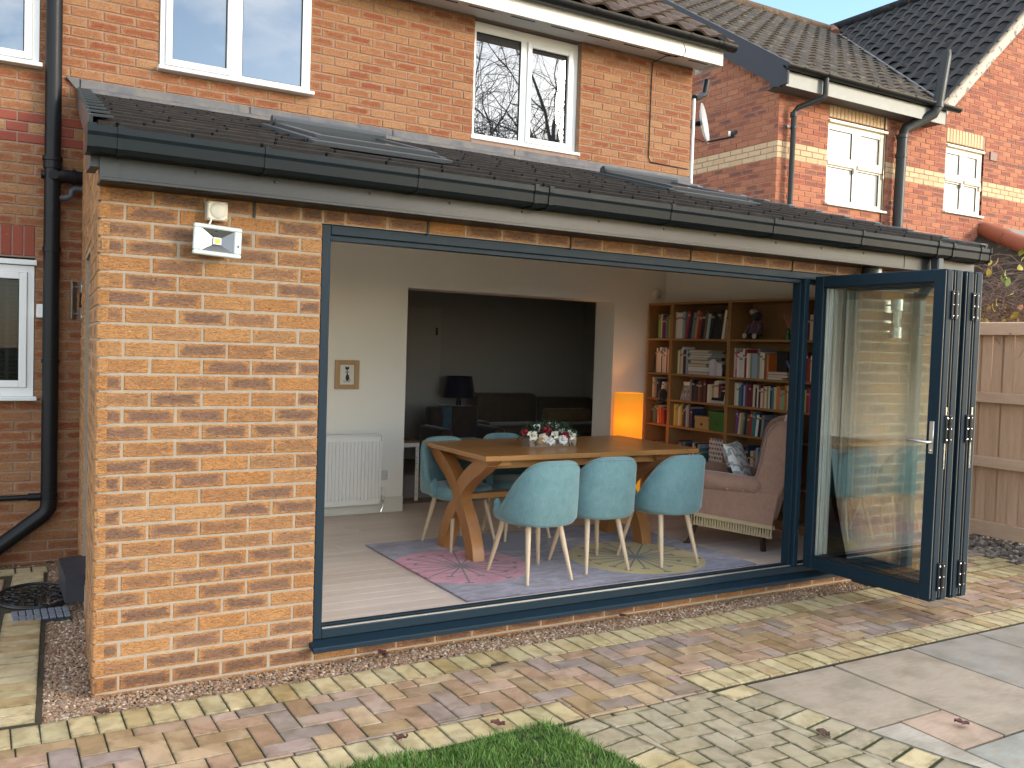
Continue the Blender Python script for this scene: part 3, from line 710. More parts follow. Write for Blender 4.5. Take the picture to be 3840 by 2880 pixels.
# dry verge caps, left and right
VG = paint('verge_cap', (.028, .034, .038), .42)
for k in range(11):
    y = -.215+TG*k; xl = SKEW*y-.02; zt = RZ(y)+.03
    M = Matrix.Translation((xl-.012, y, zt)) @ Matrix.Rotation(-math.atan(SKEW), 4, 'Z') @ Matrix.Rotation(SLOPE-.05, 4, 'X')
    b = MB(); b.box(-.01, .075, 0, .345, -.006, .006, .002, M); b.box(-.016, -.002, -.004, .345, -.125, .004, .002, M); b.box(-.016, .03, -.008, .004, -.125, -.1, 0, M)
    b.build('verge_cap', VG, rf)
for k in range(11):
    y = -.215+TG*k; zt = RZ(y)+.022; M = Matrix.Translation((6.075, y, zt)) @ Matrix.Rotation(SLOPE-.05, 4, 'X')
    b = MB(); b.box(-.05, .02, 0, .345, -.006, .006, .002, M); b.box(.014, .026, -.004, .345, -.10, .004, .002, M); b.build('verge_cap', paint('verge_cap_grey', (.16, .165, .16), .45), rf)
bx('box_end', VG, EXT, -.05, -.014, -.16, .03, 2.29, 2.42)
# lead flashing
def lead_mat():
    g = NT('lead'); p = g.pos(); n = g.noise(p, 5, 6, .6, .8)
    c = g.ramp(n, [(.3, rgb(.075, .075, .085)), (.5, rgb(.125, .122, .125)), (.62, rgb(.16, .145, .125)), (.75, rgb(.10, .097, .11))])
    return g.out(c, .65, g.bump(n, .3, .01), 0.0)
LEAD = lead_mat()
x = .19
while x < 6.1:
    x1 = min(x+1.25, 6.13); b = MB()
    b.box(x, x1+.012, 3.197, 3.214, 3.36, 3.478, .002); ya, yb = 3.03, 3.2
    b.add([(x, ya, RZ(ya)+.034), (x1, ya, RZ(ya)+.034), (x1, yb, 3.42), (x, yb, 3.42), (x, ya, RZ(ya)-.02), (x1, ya, RZ(ya)-.02), (x1, yb, 3.39), (x, yb, 3.39)], [(0, 1, 2, 3), (7, 6, 5, 4), (0, 4, 5, 1), (1, 5, 6, 2), (2, 6, 7, 3), (3, 7, 4, 0)])
    b.build('lead_flashing', LEAD, rf); x = x1
MB().prism([(.1, 3.482), (.2, 3.478), (.2, 3.37)], 1, 3.197, 3.214).build('lead_flashing', LEAD, rf)
# rooflights
RLM = paint('rooflight_grey', (.05, .056, .06), .45, 1.35); RGL = glass_pane('rooflight_glass', (.80, .84, .84), 1.4)
for i, (x0, x1, y0, y1) in enumerate(SKY):
    o = link('rooflight', None, EXT); M = Matrix.Translation((0, y0, RZ(y0))) @ Matrix.Rotation(SLOPE, 4, 'X'); L = (y1-y0)/math.cos(SLOPE)
    b = MB(); b.box(x0, x1, 0, .07, -.12, .05, .004, M); b.box(x0, x1, L-.1, L, -.12, .075, .004, M); b.box(x0, x0+.06, .07, L-.1, -.12, .052, .004, M); b.box(x1-.06, x1, .07, L-.1, -.12, .052, .004, M)
    b.build('frame', RLM, o)
    MB().box(x0+.06, x1-.06, .07, L-.1, .03, .042, 0, M).build('pane', RGL, o)
    b = MB(); b.box(x0-.05, x0, -.03, L+.03, -.02, .03, .004, M); b.box(x1, x1+.05, -.03, L+.03, -.02, .03, .004, M); b.box(x0-.05, x1+.05, -.12, -.001, -.005, .022, .003, M); b.build('flashing', RLM, o)
    MB().cyl(M @ Vector((x0-.01, L-.06, .06)), M @ Vector((x1+.01, L-.06, .06)), .035, None, 12).build('blind_housing', RLM, o, smooth=40)
# weep vent and small wall bits
VB = paint('weep_vent', (.012, .01, .01), .5)
for x in (.67, 1.57, 2.47, 3.37, 4.27): bx('weep_vent', VB, EXT, x-.005, x+.005, -.006, .02, 2.165, 2.236)
# ---- folding door
FD = link('folding_door', None, EXT)
fr = MB(); fr.box(1.006, 1.052, .012, .085, .1, 2.17, .003); fr.box(4.882, 4.928, .012, .085, .1, 2.17, .003); fr.box(1.052, 4.882, .012, .085, 2.122, 2.17, .003)
fr.box(1.052, 4.882, .03, .10, 2.098, 2.1215); fr.build('frame', ANTH, FD)
th = MB(); th.box(1.052, 4.882, .012, .10, .1, .146, .003); th.box(1.052, 4.882, .062, .10, .1465, .156, .002); th.build('threshold', ANTH, FD)
bx('track', metal('satin_aluminium', (.62, .62, .60), .3), FD, 1.06, 4.88, .028, .037, .146, .1525)
bx('track_groove', DARK, FD, 1.056, 4.88, .040, .058, .1463, .1475)
MB().prism([(.012, .098), (-.045, .088), (-.066, .083), (-.07, .078), (-.07, .058), (-.064, .056), (-.06, .066), (.012, .07)], 0, .985, 4.94).build('sill', ANTH, FD)
stl = MB(); stl.box(4.405, 4.448, .0, .085, .15, 2.125, .004); stl.box(4.39, 4.404, .03, .10, .15, 2.12, .002); stl.box(4.4485, 4.462, .02, .07, .16, 2.11, .002); stl.build('hinge_post', ANTH, FD)
PGL = glass_pane('door_glass', (.965, .985, .975), 1.55); CHR = metal('chrome', (.78, .78, .76), .14); GSK = paint('black_gasket', (.012, .012, .013), .5)
ALU = paint('edge_strip', (.22, .215, .19), .4, 1.5, 0, .3); GAL = paint('spacer_bar', (.55, .56, .53), .45, 1.45, 0, 0.0)
PX = (4.470, 4.558, 4.672, 4.760); y0, y1, z0, z1 = -.992, -.022, .152, 2.142; sw = .075
for i, x in enumerate(PX):
    t = .068; b = MB()
    b.box(x, x+t, y0, y0+sw, z0, z1, .004); b.box(x, x+t, y1-sw, y1, z0, z1, .004); b.box(x, x+t, y0+sw, y1-sw, z1-sw, z1, .004); b.box(x, x+t, y0+sw, y1-sw, z0, z0+.082, .004)
    for s_ in (0, 1): # stepped edge profile
        b.box(x+.012, x+t-.012, (y0-.008) if s_ == 0 else y1, y0 if s_ == 0 else y1+.008, z0+.005, z1-.005, .002)
    b.build('door_panel', ANTH, FD)
    MB().box(x+.022, x+.046, y0+sw-.01, y1-sw+.01, z0+.075, z1-sw+.01).build('pane', PGL, FD)
    gk = MB()
    for a, c in ((y0+sw, y0+sw+.006), (y1-sw-.006, y1-sw)): gk.box(x+.018, x+.05, a, c, z0+.082, z1-sw)
    gk.box(x+.018, x+.05, y0+sw, y1-sw, z0+.0825, z0+.089); gk.box(x+.018, x+.05, y0+sw, y1-sw, z1-sw-.006, z1-sw-.0005); gk.build('gasket', GSK, FD)
    sp_b = MB()
    for a, c in ((y0+sw+.0065, y0+sw+.014), (y1-sw-.014, y1-sw-.0065)): sp_b.box(x+.026, x+.042, a, c, z0+.09, z1-sw-.008)
    sp_b.build('spacer', GAL, FD)
    for xx in (x+.001, x+t-.004): bx('edge_strip', ALU, FD, xx, xx+.003, y0-.0035, y0-.0002, z0+.02, z1-.01)
hm = MB()
for s_ in (-1, 1): hm.box(s_*.016-.013, s_*.016+.013, -.012, 0, -.085, .085, .003)
hm.cyl((0, -.016, -.08), (0, -.016, .08), .009, None, 10); hme = hm.mesh('hinge', paint('hinge_black', (.015, .015, .016), .3)); dot = MB()
for s_ in (-1, 1):
    for zz in (-.065, 0, .065): dot.ball((s_*.018, -.013, zz), .007, 8, 4, (1, .5, 1))
dme = dot.mesh('bolt', CHR)
for xm in ((PX[0]+.068+PX[1])/2, (PX[2]+.068+PX[3])/2):
    for zz in (.30, 1.19, 1.93):
        link('hinge', hme, FD, (xm, y0-.009, zz)); link('bolt', dme, FD, (xm, y0-.009, zz))
for x in (PX[0]+.05, PX[3]+.014): bx('lock_plate', CHR, FD, x, x+.012, y0-.013, y0-.0085, .95, 1.32)
hd = MB(); hd.box(PX[0]-.012, PX[0], y0+.02, y0+.05, 1.04, 1.235, .003); hd.tube([(PX[0]-.008, y0+.035, 1.11), (PX[0]-.052, y0+.035, 1.11), (PX[0]-.058, y0+.05, 1.112), (PX[0]-.058, y0+.165, 1.118)], .0095, 10); hd.ball((PX[0]-.013, y0+.035, 1.06), .009, 8, 5)
hd.build('handle', metal('satin_nickel', (.66, .64, .60), .25), FD, smooth=40)
# ------------------------------------------------------------------ main house
BH = thing('brick_house', 'two storey orange brick house with white windows behind the extension', 'house')
def wallgrid(b, x0, x1, z0, z1, y0, y1, ops):
    xs = sorted({x0, x1}|{v for o in ops for v in o[:2] if x0 < v < x1}); zs_ = sorted({z0, z1}|{v for o in ops for v in o[2:] if z0 < v < z1})
    for i in range(len(xs)-1):
        for j in range(len(zs_)-1):
            cx, cz = (xs[i]+xs[i+1])/2, (zs_[j]+zs_[j+1])/2
            if any(o[0] < cx < o[1] and o[2] < cz < o[3] for o in ops): continue
            b.box(xs[i], xs[i+1], y0, y1, zs_[j], zs_[j+1])
OPS = [(-1.35, -.07, 3.53, 4.63), (-1.35, -.085, 1.115, 2.135), (.748, 1.945, 3.668, 4.66), (3.495, 4.695, 3.54, 4.64)]
w = MB(); wallgrid(w, -3.0, 6.132, -.3, 4.66, 3.2275, 3.48, OPS+[(2.87, 5.18, -.4, 2.10)]); w.build('wall', MORT_H, BH)
ph = lambda r: .02 if r % 2 else .1325
it = lay(range(-3, 62), -2.98, 6.14, .042, ph, OPS+[(.3, 6.2, -1, 3.40), (-1.4, -.088, 2.15, 2.36), (-3.2, 6.2, 3.03, 3.11)])
it = [i for i in it if not (i[2] > 4.63)]
def bh_m(i): return BR_RED if i[3] in (39, 41) else BR_H
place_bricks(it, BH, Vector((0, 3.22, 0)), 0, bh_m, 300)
ck = lay([40], -2.98, .3, .042, lambda r: .02, (), .15, .010)
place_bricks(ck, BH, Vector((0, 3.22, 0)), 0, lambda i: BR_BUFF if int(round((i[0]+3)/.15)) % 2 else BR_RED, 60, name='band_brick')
for k in range(18):
    x = -.123-.075*k; link('soldier_brick', brick_mesh(.065, .215, .045, BR_RED), BH, (x, 3.2185, 2.256))
CILL = paint('upvc_sill', (.74, .75, .74), .3)
WG = window_glass('upstairs_glass', (.012, .014, .016), 2.75); WGW = window_glass('neighbour_glass', (.42, .42, .40), 1.9)
def window(parent, x0, x1, z0, z1, yf, lights, sill, gl=WG, fw=.05, m=None, sash_d=.016, name='window'):
    """lights: (x0,x1,z0,z1 of glass, has sash)"""
    m = m or WHITE; o = link(name, None, parent); b = MB()
    ops = [(a-(.052 if s_ else 0), c+(.052 if s_ else 0), d-(.052 if s_ else 0), e+(.052 if s_ else 0)) for a, c, d, e, s_ in lights]
    wallgrid(b, x0, x1, z0, z1, yf, yf+.07, ops); b.build('frame', m, o)
    for a, c, d, e, s_ in lights:
        if s_:
            sb = MB(); t = .05
            for q_ in ((a-t, a, d-t, e+t), (c, c+t, d-t, e+t), (a, c, d-t, d), (a, c, e, e+t)): sb.box(q_[0], q_[1], yf-sash_d, yf+.05, q_[2], q_[3], .004)
            sb.build('sash', m, o)
        MB().box(a, c, yf+.018, yf+.034, d, e).build('pane', gl, o)
        gk = MB(); t = .006
        for q_ in ((a, a+t, d, e), (c-t, c, d, e), (a+t, c-t, d, d+t), (a+t, c-t, e-t, e)): gk.box(q_[0], q_[1], yf+.008, yf+.0178, q_[2], q_[3])
        gk.build('gasket', GSK, o)
    if sill: bx('sill', CILL, o, x0-.02, x1+.02, yf-.075, yf+.02, z0-.03, z0-.001, .004)
    return o
window(BH, .752, 1.94, 3.672, 4.66, 3.205, [(.84, 1.255, 3.745, 4.56, True), (1.375, 1.869, 3.71, 4.60, False)], True)
window(BH, 3.50, 4.69, 3.55, 4.62, 3.285, [(3.545, 4.035, 3.585, 4.53, False), (4.153, 4.576, 3.63, 4.49, True)], True)
window(BH, -1.3, -.075, 3.535, 4.62, 3.205, [(-.75, -.172, 3.61, 4.5, True), (-1.2, -.9, 3.61, 4.5, False)], True)
lw_ = window(BH, -1.3, -.09, 1.12, 2.075, 3.215, [(-.75, -.186, 1.235, 1.975, True), (-1.2, -.9, 1.235, 1.975, False)], True, glass_pane('blind_window_glass', (.75, .78, .78), 1.22))
bx('head_drip', CILL, lw_, -1.3, -.075, 3.19, 3.23, 2.08, 2.118, .003)
sl_m = wood('blind_slat', (.05, .03, .018), (.03, .018, .01), 0)
for k in range(24): bx('slat', sl_m, lw_, -1.2, -.17, 3.33, 3.352, 1.22+k*.033, 1.2235+k*.033)
for x in (-.26, -.55): bx('ladder_tape', sl_m, lw_, x-.012, x+.012, 3.326, 3.329, 1.2, 2.0)
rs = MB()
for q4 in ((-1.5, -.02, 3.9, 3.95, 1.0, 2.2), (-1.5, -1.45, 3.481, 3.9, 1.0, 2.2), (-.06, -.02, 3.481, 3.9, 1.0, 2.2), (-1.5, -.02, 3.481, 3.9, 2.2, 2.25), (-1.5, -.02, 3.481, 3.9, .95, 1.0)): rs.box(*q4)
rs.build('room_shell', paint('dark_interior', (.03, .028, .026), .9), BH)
# eaves
SOFW = paint('soffit_white', (.62, .61, .60), .5); FAW = paint('fascia_white', (.76, .73, .66), .4)
so_ = bx('soffit', SOFW, BH, -3.1, 6.235, 2.905, 3.235, 4.64, 4.655)
bx('fascia_board', FAW, BH, -3.1, 6.252, 2.884, 2.904, 4.604, 4.785, .003)
bx('fascia_end', FAW, BH, 6.2365, 6.252, 2.9045, 3.3, 4.605, 4.73)
for x in (2.95, 3.32, 3.76, 4.2, 4.63, 5.06, 5.49, 5.9): bx('soffit_vent', DARK, so_, x, x+.26, 3.02, 3.034, 4.636, 4.6395)
BLK = paint('black_gutter', (.008, .009, .0095), .38, 1.35)
def half_gutter(parent, x0, x1, yc, zc, r, m, name='gutter', axis=0):
    pr = [(yc+(r)*math.cos(a), zc+r*math.sin(a)) for a in [math.pi+math.pi*i/10 for i in range(11)]]
    pr += [(yc+(r-.004)*math.cos(a), zc+(r-.004)*math.sin(a)) for a in [2*math.pi-math.pi*i/10 for i in range(11)]]
    return MB().prism(pr, 0, x0, x1).build(name, m, parent, smooth=40)
g2 = half_gutter(BH, -3.1, 6.34, 2.82, 4.80, .062, BLK)
for x in (3.9, 4.55, 5.15, 5.72, 6.1, 6.16): half_gutter(g2, x-.02, x+.02, 2.82, 4.803, .067, BLK, 'gutter_bracket')
MB().prism([(2.82+.06*math.cos(a), 4.80+.06*math.sin(a)) for a in [math.pi+math.pi*i/8 for i in range(9)]], 0, 6.336, 6.342).build('gutter_end', BLK, g2)
HT = tile_mat('house_tile', (.10, .065, .045), (.075, .05, .036), .5)
def pantile(m, w=.3, L=.38, amp=.02):
    b = MB(); n = 8; top = []; bot = []; f0 = []
    for i in range(n+1):
        x = w*i/n; z = amp*math.sin(2*math.pi*i/n-.6); top.append((x, L, z)); bot.append((x, 0, z)); f0.append((x, .004, z-.022))
    b.grid([top, bot, f0]); return b.mesh('tile', m, 50, True)
hr = link('roof', None, BH); sl2 = R(33); HTM = pantile(HT)
MB().add([(-2, 2.80, 4.815), (6.24, 2.80, 4.815), (6.24, 6.5, 4.815+3.7*math.tan(sl2)), (-2, 6.5, 4.815+3.7*math.tan(sl2))], [(0, 1, 2, 3)]).build('roof_deck', paint('roof_felt', (.03, .03, .03), .9), hr)
for r in range(9):
    for c in range(12):
        x = 3.0+c*.3-.0
        if x+.3 > 6.3: continue
        link('tile', HTM, hr, (x, 2.77+r*.30*math.cos(sl2), 4.85+r*.30*math.sin(sl2)+rnd.uniform(-.004, .004)), (sl2-.06, 0, rnd.uniform(-.01, .01)))
# soil stack and waste pipes
PB = paint('black_pipe', (.009, .0095, .011), .42, 1.33); px_, py_ = .016, 3.125
sp = MB(); sp.cyl((px_, py_, .33), (px_, py_, 4.63), .055, None, 20); stack = sp.build('soil_pipe', PB, BH, smooth=40)
for z, rr, h in ((2.855, .068, .03), (2.81, .063, .05), (2.53, .058, .003), (2.42, .058, .003), (2.2, .062, .035), (1.385, .062, .03), (.40, .06, .03), (.46, .058, .003)): MB().cyl((px_, py_, z-h/2), (px_, py_, z+h/2), rr, None, 20).build('pipe_collar', PB, stack, smooth=40)
b = MB(); b.tube([(px_, py_, 2.72), (px_+.05, py_, 2.735), (.1, py_+.002, 2.74), (.24, py_+.02, 2.74)], [.05, .052, .05, .05], 16); b.cyl((.15, py_+.006, 2.74), (.165, py_+.008, 2.74), .058, None, 16); b.build('branch_pipe', PB, stack, smooth=40)
b = MB(); b.cyl((px_+.005, py_-.02, 2.735), (px_+.005, py_-.075, 2.735), .034, None, 16); b.cyl((px_-.05, py_, 2.735), (px_-.075, py_, 2.735), .03, None, 12); b.build('pipe_boss', PB, stack, smooth=40)
b = MB(); b.tube([(px_+.04, py_-.01, 2.575), (.11, py_-.01, 2.58), (.135, py_-.01, 2.6), (.14, py_-.01, 2.635), (.165, py_, 2.655), (.23, py_, 2.655)], .022, 12); b.build('waste_pipe', paint('grey_pipe', (.07, .075, .085), .5), stack, smooth=40)
b = MB(); b.tube([(px_, py_, .36), (px_-.004, py_, .30), (px_-.03, py_, .255), (-.31, py_-.0, .03), (-.6, py_, -.2)], [.058, .058, .056, .054, .054], 18); b.build('pipe_bend', PB, stack, smooth=40)
b = MB(); b.cyl((-1.2, py_, .385), (-.085, py_, .385), .02, None, 12); b.cyl((-.12, py_, .385), (-.04, py_, .385), .028, None, 12); b.build('waste_pipe', PB, stack, smooth=40)
# pipe at the far right corner, wall cable
b = MB(); b.cyl((6.185, 3.235, 3.3), (6.185, 3.235, 4.33), .017, None, 10); b.build('rainwater_pipe', WHITE, BH, smooth=40)
b = MB(); b.tube([(6.19, 3.24, 4.34), (6.25, 3.3, 4.36), (6.42, 3.34, 4.44), (6.45, 3.34, 4.6)], .035, 10); b.build('swan_neck_pipe', BLK, BH, smooth=40)
b = MB(); b.tube([(5.70, 2.89, 4.75), (5.74, 2.882, 4.66), (5.71, 2.885, 4.605), (5.62, 3.05, 4.632), (5.58, 3.214, 4.6), (5.575, 3.212, 4.3), (5.575, 3.212, 3.75), (5.57, 3.212, 3.62), (5.6, 3.212, 3.575), (5.9, 3.212, 3.572), (6.12, 3.212, 3.566)], .0055, 6); b.build('wall_cable', PB, BH, smooth=60)

# ------------------------------------------------------------------ satellite dish
sd = thing('satellite_dish', 'grey satellite dish on the right end of the orange brick house', 'satellite dish')
nv = Vector((.60, -.78, .17)).normalized(); Md = Matrix.Translation((6.56, 3.46, 4.17)) @ nv.to_track_quat('Z', 'Y').to_matrix().to_4x4()
b = MB(); prof = [(0.0, -.045), (.08, -.04), (.15, -.025), (.2, -.006), (.215, .0), (.218, -.006), (.15, -.034), (0, -.055)]; t_ = MB().lathe(prof, 28)
b.add([Md @ Vector((v[0]*.95, v[1]*1.05, v[2])) for v in t_.v], t_.f); b.build('reflector', paint('dish_grey', (.36, .36, .35), .4), sd, smooth=60)
b = MB(); lo = Md @ Vector((0, -.21, -.02)); tip = Vector((6.80, 3.25, 4.02)); b.tube([lo, lo.lerp(tip, .6), tip], .012, 8); b.build('feed_arm', PB, sd)
b = MB(); b.cyl(tip+Vector((-.03, .03, .02)), tip+Vector((.035, -.0, .06)), .026, .022, 12); b.build('feed_horn', PB, sd); b = MB(); b.cyl(tip+Vector((-.045, .045, .03)), tip+Vector((-.028, .03, .03)), .03, None, 12); b.build('feed_cap', WHITE, sd)
b = MB(); b.box(6.2, 6.45, 3.5, 3.56, 4.11, 4.17, .008); b.tube([(6.3, 3.53, 4.14), (6.45, 3.52, 4.16), (6.52, 3.49, 4.17)], .03, 8); b.box(6.135, 6.2, 3.45, 3.6, 4.06, 4.22, .004); b.build('mount', PB, sd)
b = MB(); b.tube([(6.15, 3.4, 4.03), (6.3, 3.42, 3.98), (6.5, 3.42, 3.95), lo], .005, 5); b.build('cable', PB, sd)

# ------------------------------------------------------------------ neighbouring house
NB = thing('neighbour_house', 'neighbouring red brick house with cream brick bands and dark tiled gable', 'house')
NY, NX = 4.2, 8.47; NOPS = [(9.42, 10.64, 3.685, 4.84), (11.985, 12.93, 3.845, 4.87)]
NR = lambda y: 5.327+.623*(y-4.03)          # front slope
NRX = lambda x: 5.38+.906*(x-11.6)          # slope of the cross gable
w = MB(); wallgrid(w, 8.477, 15.05, -.3, 5.1, NY+.0075, NY+.2, NOPS)
w.prism([(11.62, 5.1), (18, 5.1), (18, 5.7), (15.05, 8.35)], 1, NY+.0075, NY+.2)
w.add([(8.4775, 4.21, -.3), (8.4775, 8.9, -.3), (8.4775, 8.9, 8.1), (8.4775, 4.21, 5.2)], [(0, 1, 2, 3)]); w.build('wall', MORT_N, NB)
it = lay(range(38, 68), NX, 14.9, .05, lambda r: .02 if r % 2 else .1325, NOPS+[(9.40, 10.66, 4.835, 5.055), (11.96, 12.955, 4.865, 5.085)])
it = [i for i in it if i[2] < 5.06 or i[0] > 11.72]
for r in range(67, 110):
    zb = .05+.075*r; it += [i for i in lay([r], 11.62+(zb-5.1)/.906+.06, 14.9, .05, lambda q_: .02 if q_ % 2 else .1325)] if zb > 5.06 else []
it = [i for i in it if i[1] < 14.91]
def nb_m(i): return BR_NC if i[3] in (55, 56, 57) else BR_N
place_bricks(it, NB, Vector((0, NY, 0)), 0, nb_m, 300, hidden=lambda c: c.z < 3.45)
its = []
for r in range(38, 100):
    zb = .05+.075*r; ymin = max(NY, 4.03+(zb+.16-5.327)/.623+.2); u1 = 6.9-ymin
    if u1 > .1: its += lay([r], 0, u1, .05, lambda q_: .05 if q_ % 2 else .1625)
place_bricks(its, NB, Vector((NX, 6.9, 0)), -math.pi/2, nb_m, 0, name='gable_brick', always_join=True)
for xs_, z in (((9.425, 10.64), 4.842), ((11.985, 12.93), 4.872)):
    x = xs_[0]
    while x+.06 < xs_[1]: link('soldier_brick', brick_mesh(.065, .205, .045, BR_NC), NB, (x+.0325, NY-.002, z+.104)); x += .075
CREAM = paint('cream_upvc', (.72, .66, .52), .4)
def nwin(x0, x1, z0, z1, zt, mid):
    xm = (x0+x1)/2; o = window(NB, x0, x1, z0, z1, NY+.03, [(x0+.04, xm-.09, zt+.09, z1-.14, False), (xm+.09, x1-.12, zt+.09, z1-.14, False), (x0+.04, xm-.05, z0+.06, zt-.05, False), (xm+.05, x1-.1, z0+.06, zt-.05, False)], True, WGW, m=CREAM)
    bx('head_drip', CREAM, o, x0, x1, NY-.02, NY+.029, z1-.055, z1-.02, .004)
    for a, c in ((x0+.01, xm-.03), (xm+.03, x1-.03)): bx('meeting_rail', CREAM, o, a, c, NY-.0, NY+.029, zt-.03, zt+.03, .006); bx('sash_horn', CREAM, o, c-.03, c, NY+.0, NY+.0295, zt-.1, zt-.031, .004)
nwin(9.425, 10.63, 3.69, 4.83, 4.24, 0); nwin(11.99, 12.92, 3.85, 4.86, 4.33, 0)
bx('vent_grille', paint('brown_grille', (.12, .05, .03), .5), NB, 13.07, 13.24, NY-.015, NY+.01, 4.735, 4.87, .004)
# roofs of the neighbour
nrf = link('roof', None, NB)
NT1 = tile_mat('neighbour_tile_lichen', (.066, .052, .038), (.046, .037, .029), .7); NT2 = tile_mat('neighbour_tile_dark', (.018, .019, .021), (.012, .013, .015), .2)
T1 = pantile(NT1, .3, .36, .02); T2 = pantile(NT2, .3, .38, .028)
p1 = math.atan(.623); p2 = math.atan(.906); tl = []
for r in range(20):
    y = 3.88+r*.262; z = NR(y)+.03; xv = 11.6+(z-5.38)/.906
    x = 8.27
    while x < min(xv, 15)-.12: tl.append((Matrix.Translation((x, y, z)) @ Matrix.Rotation(p1-.06, 4, 'X'), T1)); x += .3
for r in range(17):
    x = 11.42+r*.222; z = NRX(x)+.03; yv = min(4.03+(z-5.327)/.623, 9.3); y = 4.0
    c_, s_ = math.cos(p2-.07), math.sin(p2-.07)
    yy = 3.97
    while yy+.3 < yv+.15: tl.append((Matrix(((0, c_, -s_, x), (-1, 0, 0, yy+.3), (0, s_, c_, z), (0, 0, 0, 1))), T2)); yy += .3
def tsz(t):
    p = project(t[0].translation)
    if not p or not (-80 < p[0] < 3920 and -150 < p[1] < 2900): return 0
    return 1/(t[0].translation-CAM).length
tl.sort(key=lambda t: -tsz(t)); rest = {}
for i, (M, me) in enumerate(tl):
    if i < 300 and tsz(tl[i]) > 0: o = link('tile', me, nrf); o.matrix_local = M @ Matrix.Rotation(rnd.uniform(-.01, .01), 4, 'Z')
    else:
        b = rest.setdefault(me.materials[0].name, (MB(), me.materials[0]))[0]; b.add([M @ v.co for v in me.vertices], [tuple(f.vertices) for f in me.polygons])
for b, m in rest.values(): link('tiling', b.mesh('tiling', m, 50, False), nrf, kind='stuff')
b = MB(); b.add([(8.3, 3.9, NR(3.9)), (11.6, 3.9, NR(3.9)), (15.05, 8.95, NR(8.95)), (8.3, 8.95, NR(8.95))], [(0, 1, 2, 3)]); b.add([(11.5, 4.0, NRX(11.5)), (15.05, 4.0, NRX(15.05)), (15.05, 9.6, NRX(15.05)), (11.5, 4.0, NRX(11.5)-.001)], [(0, 1, 2, 3)])
b.add([(15.05, 4.0, NRX(15.05)), (18.5, 4.0, 5.4), (18.5, 9.6, 5.4), (15.05, 9.6, NRX(15.05))], [(0, 1, 2, 3)]); b.build('roof_deck', paint('roof_felt', (.03, .03, .03), .9), nrf)
RDG = paint('ridge_clay', (.16, .06, .035), .8); b = MB(); x = 8.3
while x < 14.9: MB().tube([(x, 8.95, 8.40), (x+.44, 8.95, 8.40)], .11, 8).build('ridge_tile', tile_mat('ridge_lichen', (.13, .085, .05), (.10, .065, .04), .7), nrf, smooth=50); x += .45
for k in range(12): MB().tube([(15.05, 4.0+k*.45, 8.52), (15.05, 4.44+k*.45, 8.52)], .11, 8).build('ridge_tile', NT2, nrf, smooth=50)
b = MB(); b.tube([(14.6, 8.62, 8.2), (15.06, 9.1, 8.53)], .1, 8); b.build('valley_ridge', RDG, nrf)
b = MB(); va = []
for k in range(12):
    y = 4.15+k*.43; z = NR(y); x = 11.6+(z-5.38)/.906; va.append((x, y, z+.035))
b.tube(va, .02, 6); b.build('valley', LEAD, nrf)
BRG = paint('barge_blue_grey', (.034, .034, .042), .6, 1.3); b = MB()
M = Matrix.Translation((8.24, 3.86, NR(3.86)-.02)) @ Matrix.Rotation(p1, 4, 'X'); b.box(0, .05, 0, 6.0, -.26, .055, 0, M); b.box(.03, .26, .1, 6.0, -.10, -.08, 0, M); b.prism([(3.86, 5.0), (4.15, 5.0), (4.15, 5.25), (3.86, 5.2)], 0, 8.2405, 8.2695); b.build('barge_board', BRG, NB)
FGN = paint('neighbour_fascia', (.20, .21, .185), .5)
bx('fascia_board', FGN, NB, 8.272, 11.5, 3.905, 3.925, 4.985, 5.17); bx('soffit', paint('neighbour_soffit', (.10, .09, .09), .7), NB, 8.272, 11.5, 3.926, 4.25, 5.0, 5.012)
bx('eaves_board', BRG, NB, 8.29, 11.55, 3.9255, 3.99, 5.0125, 5.245)
g3 = half_gutter(NB, 8.2, 11.72, 3.85, 5.23, .06, BLK)
for x in (8.5, 8.95, 9.9, 10.7, 11.3): half_gutter(g3, x-.03, x+.03, 3.85, 5.233, .066, BLK, 'gutter_bracket')
# verge of the cross gable: board, undercloak
def peel():
    g = NT('peeling_paint'); p = g.pos(); n = g.noise(p, 9, 5, .7)
    return g.out(g.mix(g.n('ShaderNodeMapRange', {0: n, 1: .56, 2: .6, 3: 0., 4: 1.}).outputs[0], rgb(.30, .285, .24), rgb(.08, .06, .05)), .6)
c_, s_ = math.cos(p2), math.sin(p2); Mv = Matrix(((c_, 0, -s_, 11.42), (0, 1, 0, 0), (s_, 0, c_, NRX(11.42)), (0, 0, 0, 1)))
b = MB(); b.box(-.05, 5.2, 4.02, 4.045, -.21, -.05, 0, Mv); b.build('verge_board', peel(), NB)
b = MB(); b.box(-.05, 5.2, 3.985, 4.1, -.049, -.005, 0, Mv); b.build('verge_mortar', mortar_mat('verge_mortar', (.33, .28, .22)), NB)
PG2 = paint('neighbour_pipe', (.026, .028, .027), .42, 1.35)
b = MB(); b.tube([(8.93, 3.85, 5.2), (8.925, 3.85, 4.97), (8.90, 3.88, 4.92), (8.70, 4.09, 4.82), (8.665, 4.12, 4.76), (8.66, 4.12, 3.2)], .036, 12); b.cyl((8.66, 4.12, 4.70), (8.66, 4.12, 4.76), .043, None, 12); b.cyl((8.66, 4.12, 4.55), (8.66, 4.12, 4.58), .043, None, 12); b.box(8.55, 8.64, 4.12, 4.15, 4.55, 4.58); b.build('downpipe', PG2, NB, smooth=40)
b = MB(); b.tube([(10.78, 4.08, 3.1), (10.80, 4.08, 4.74), (10.84, 4.07, 4.86), (11.16, 3.86, 5.08), (11.2, 3.83, 5.18), (11.32, 3.82, 5.9)], [.072, .072, .074, .072, .072, .07], 16)
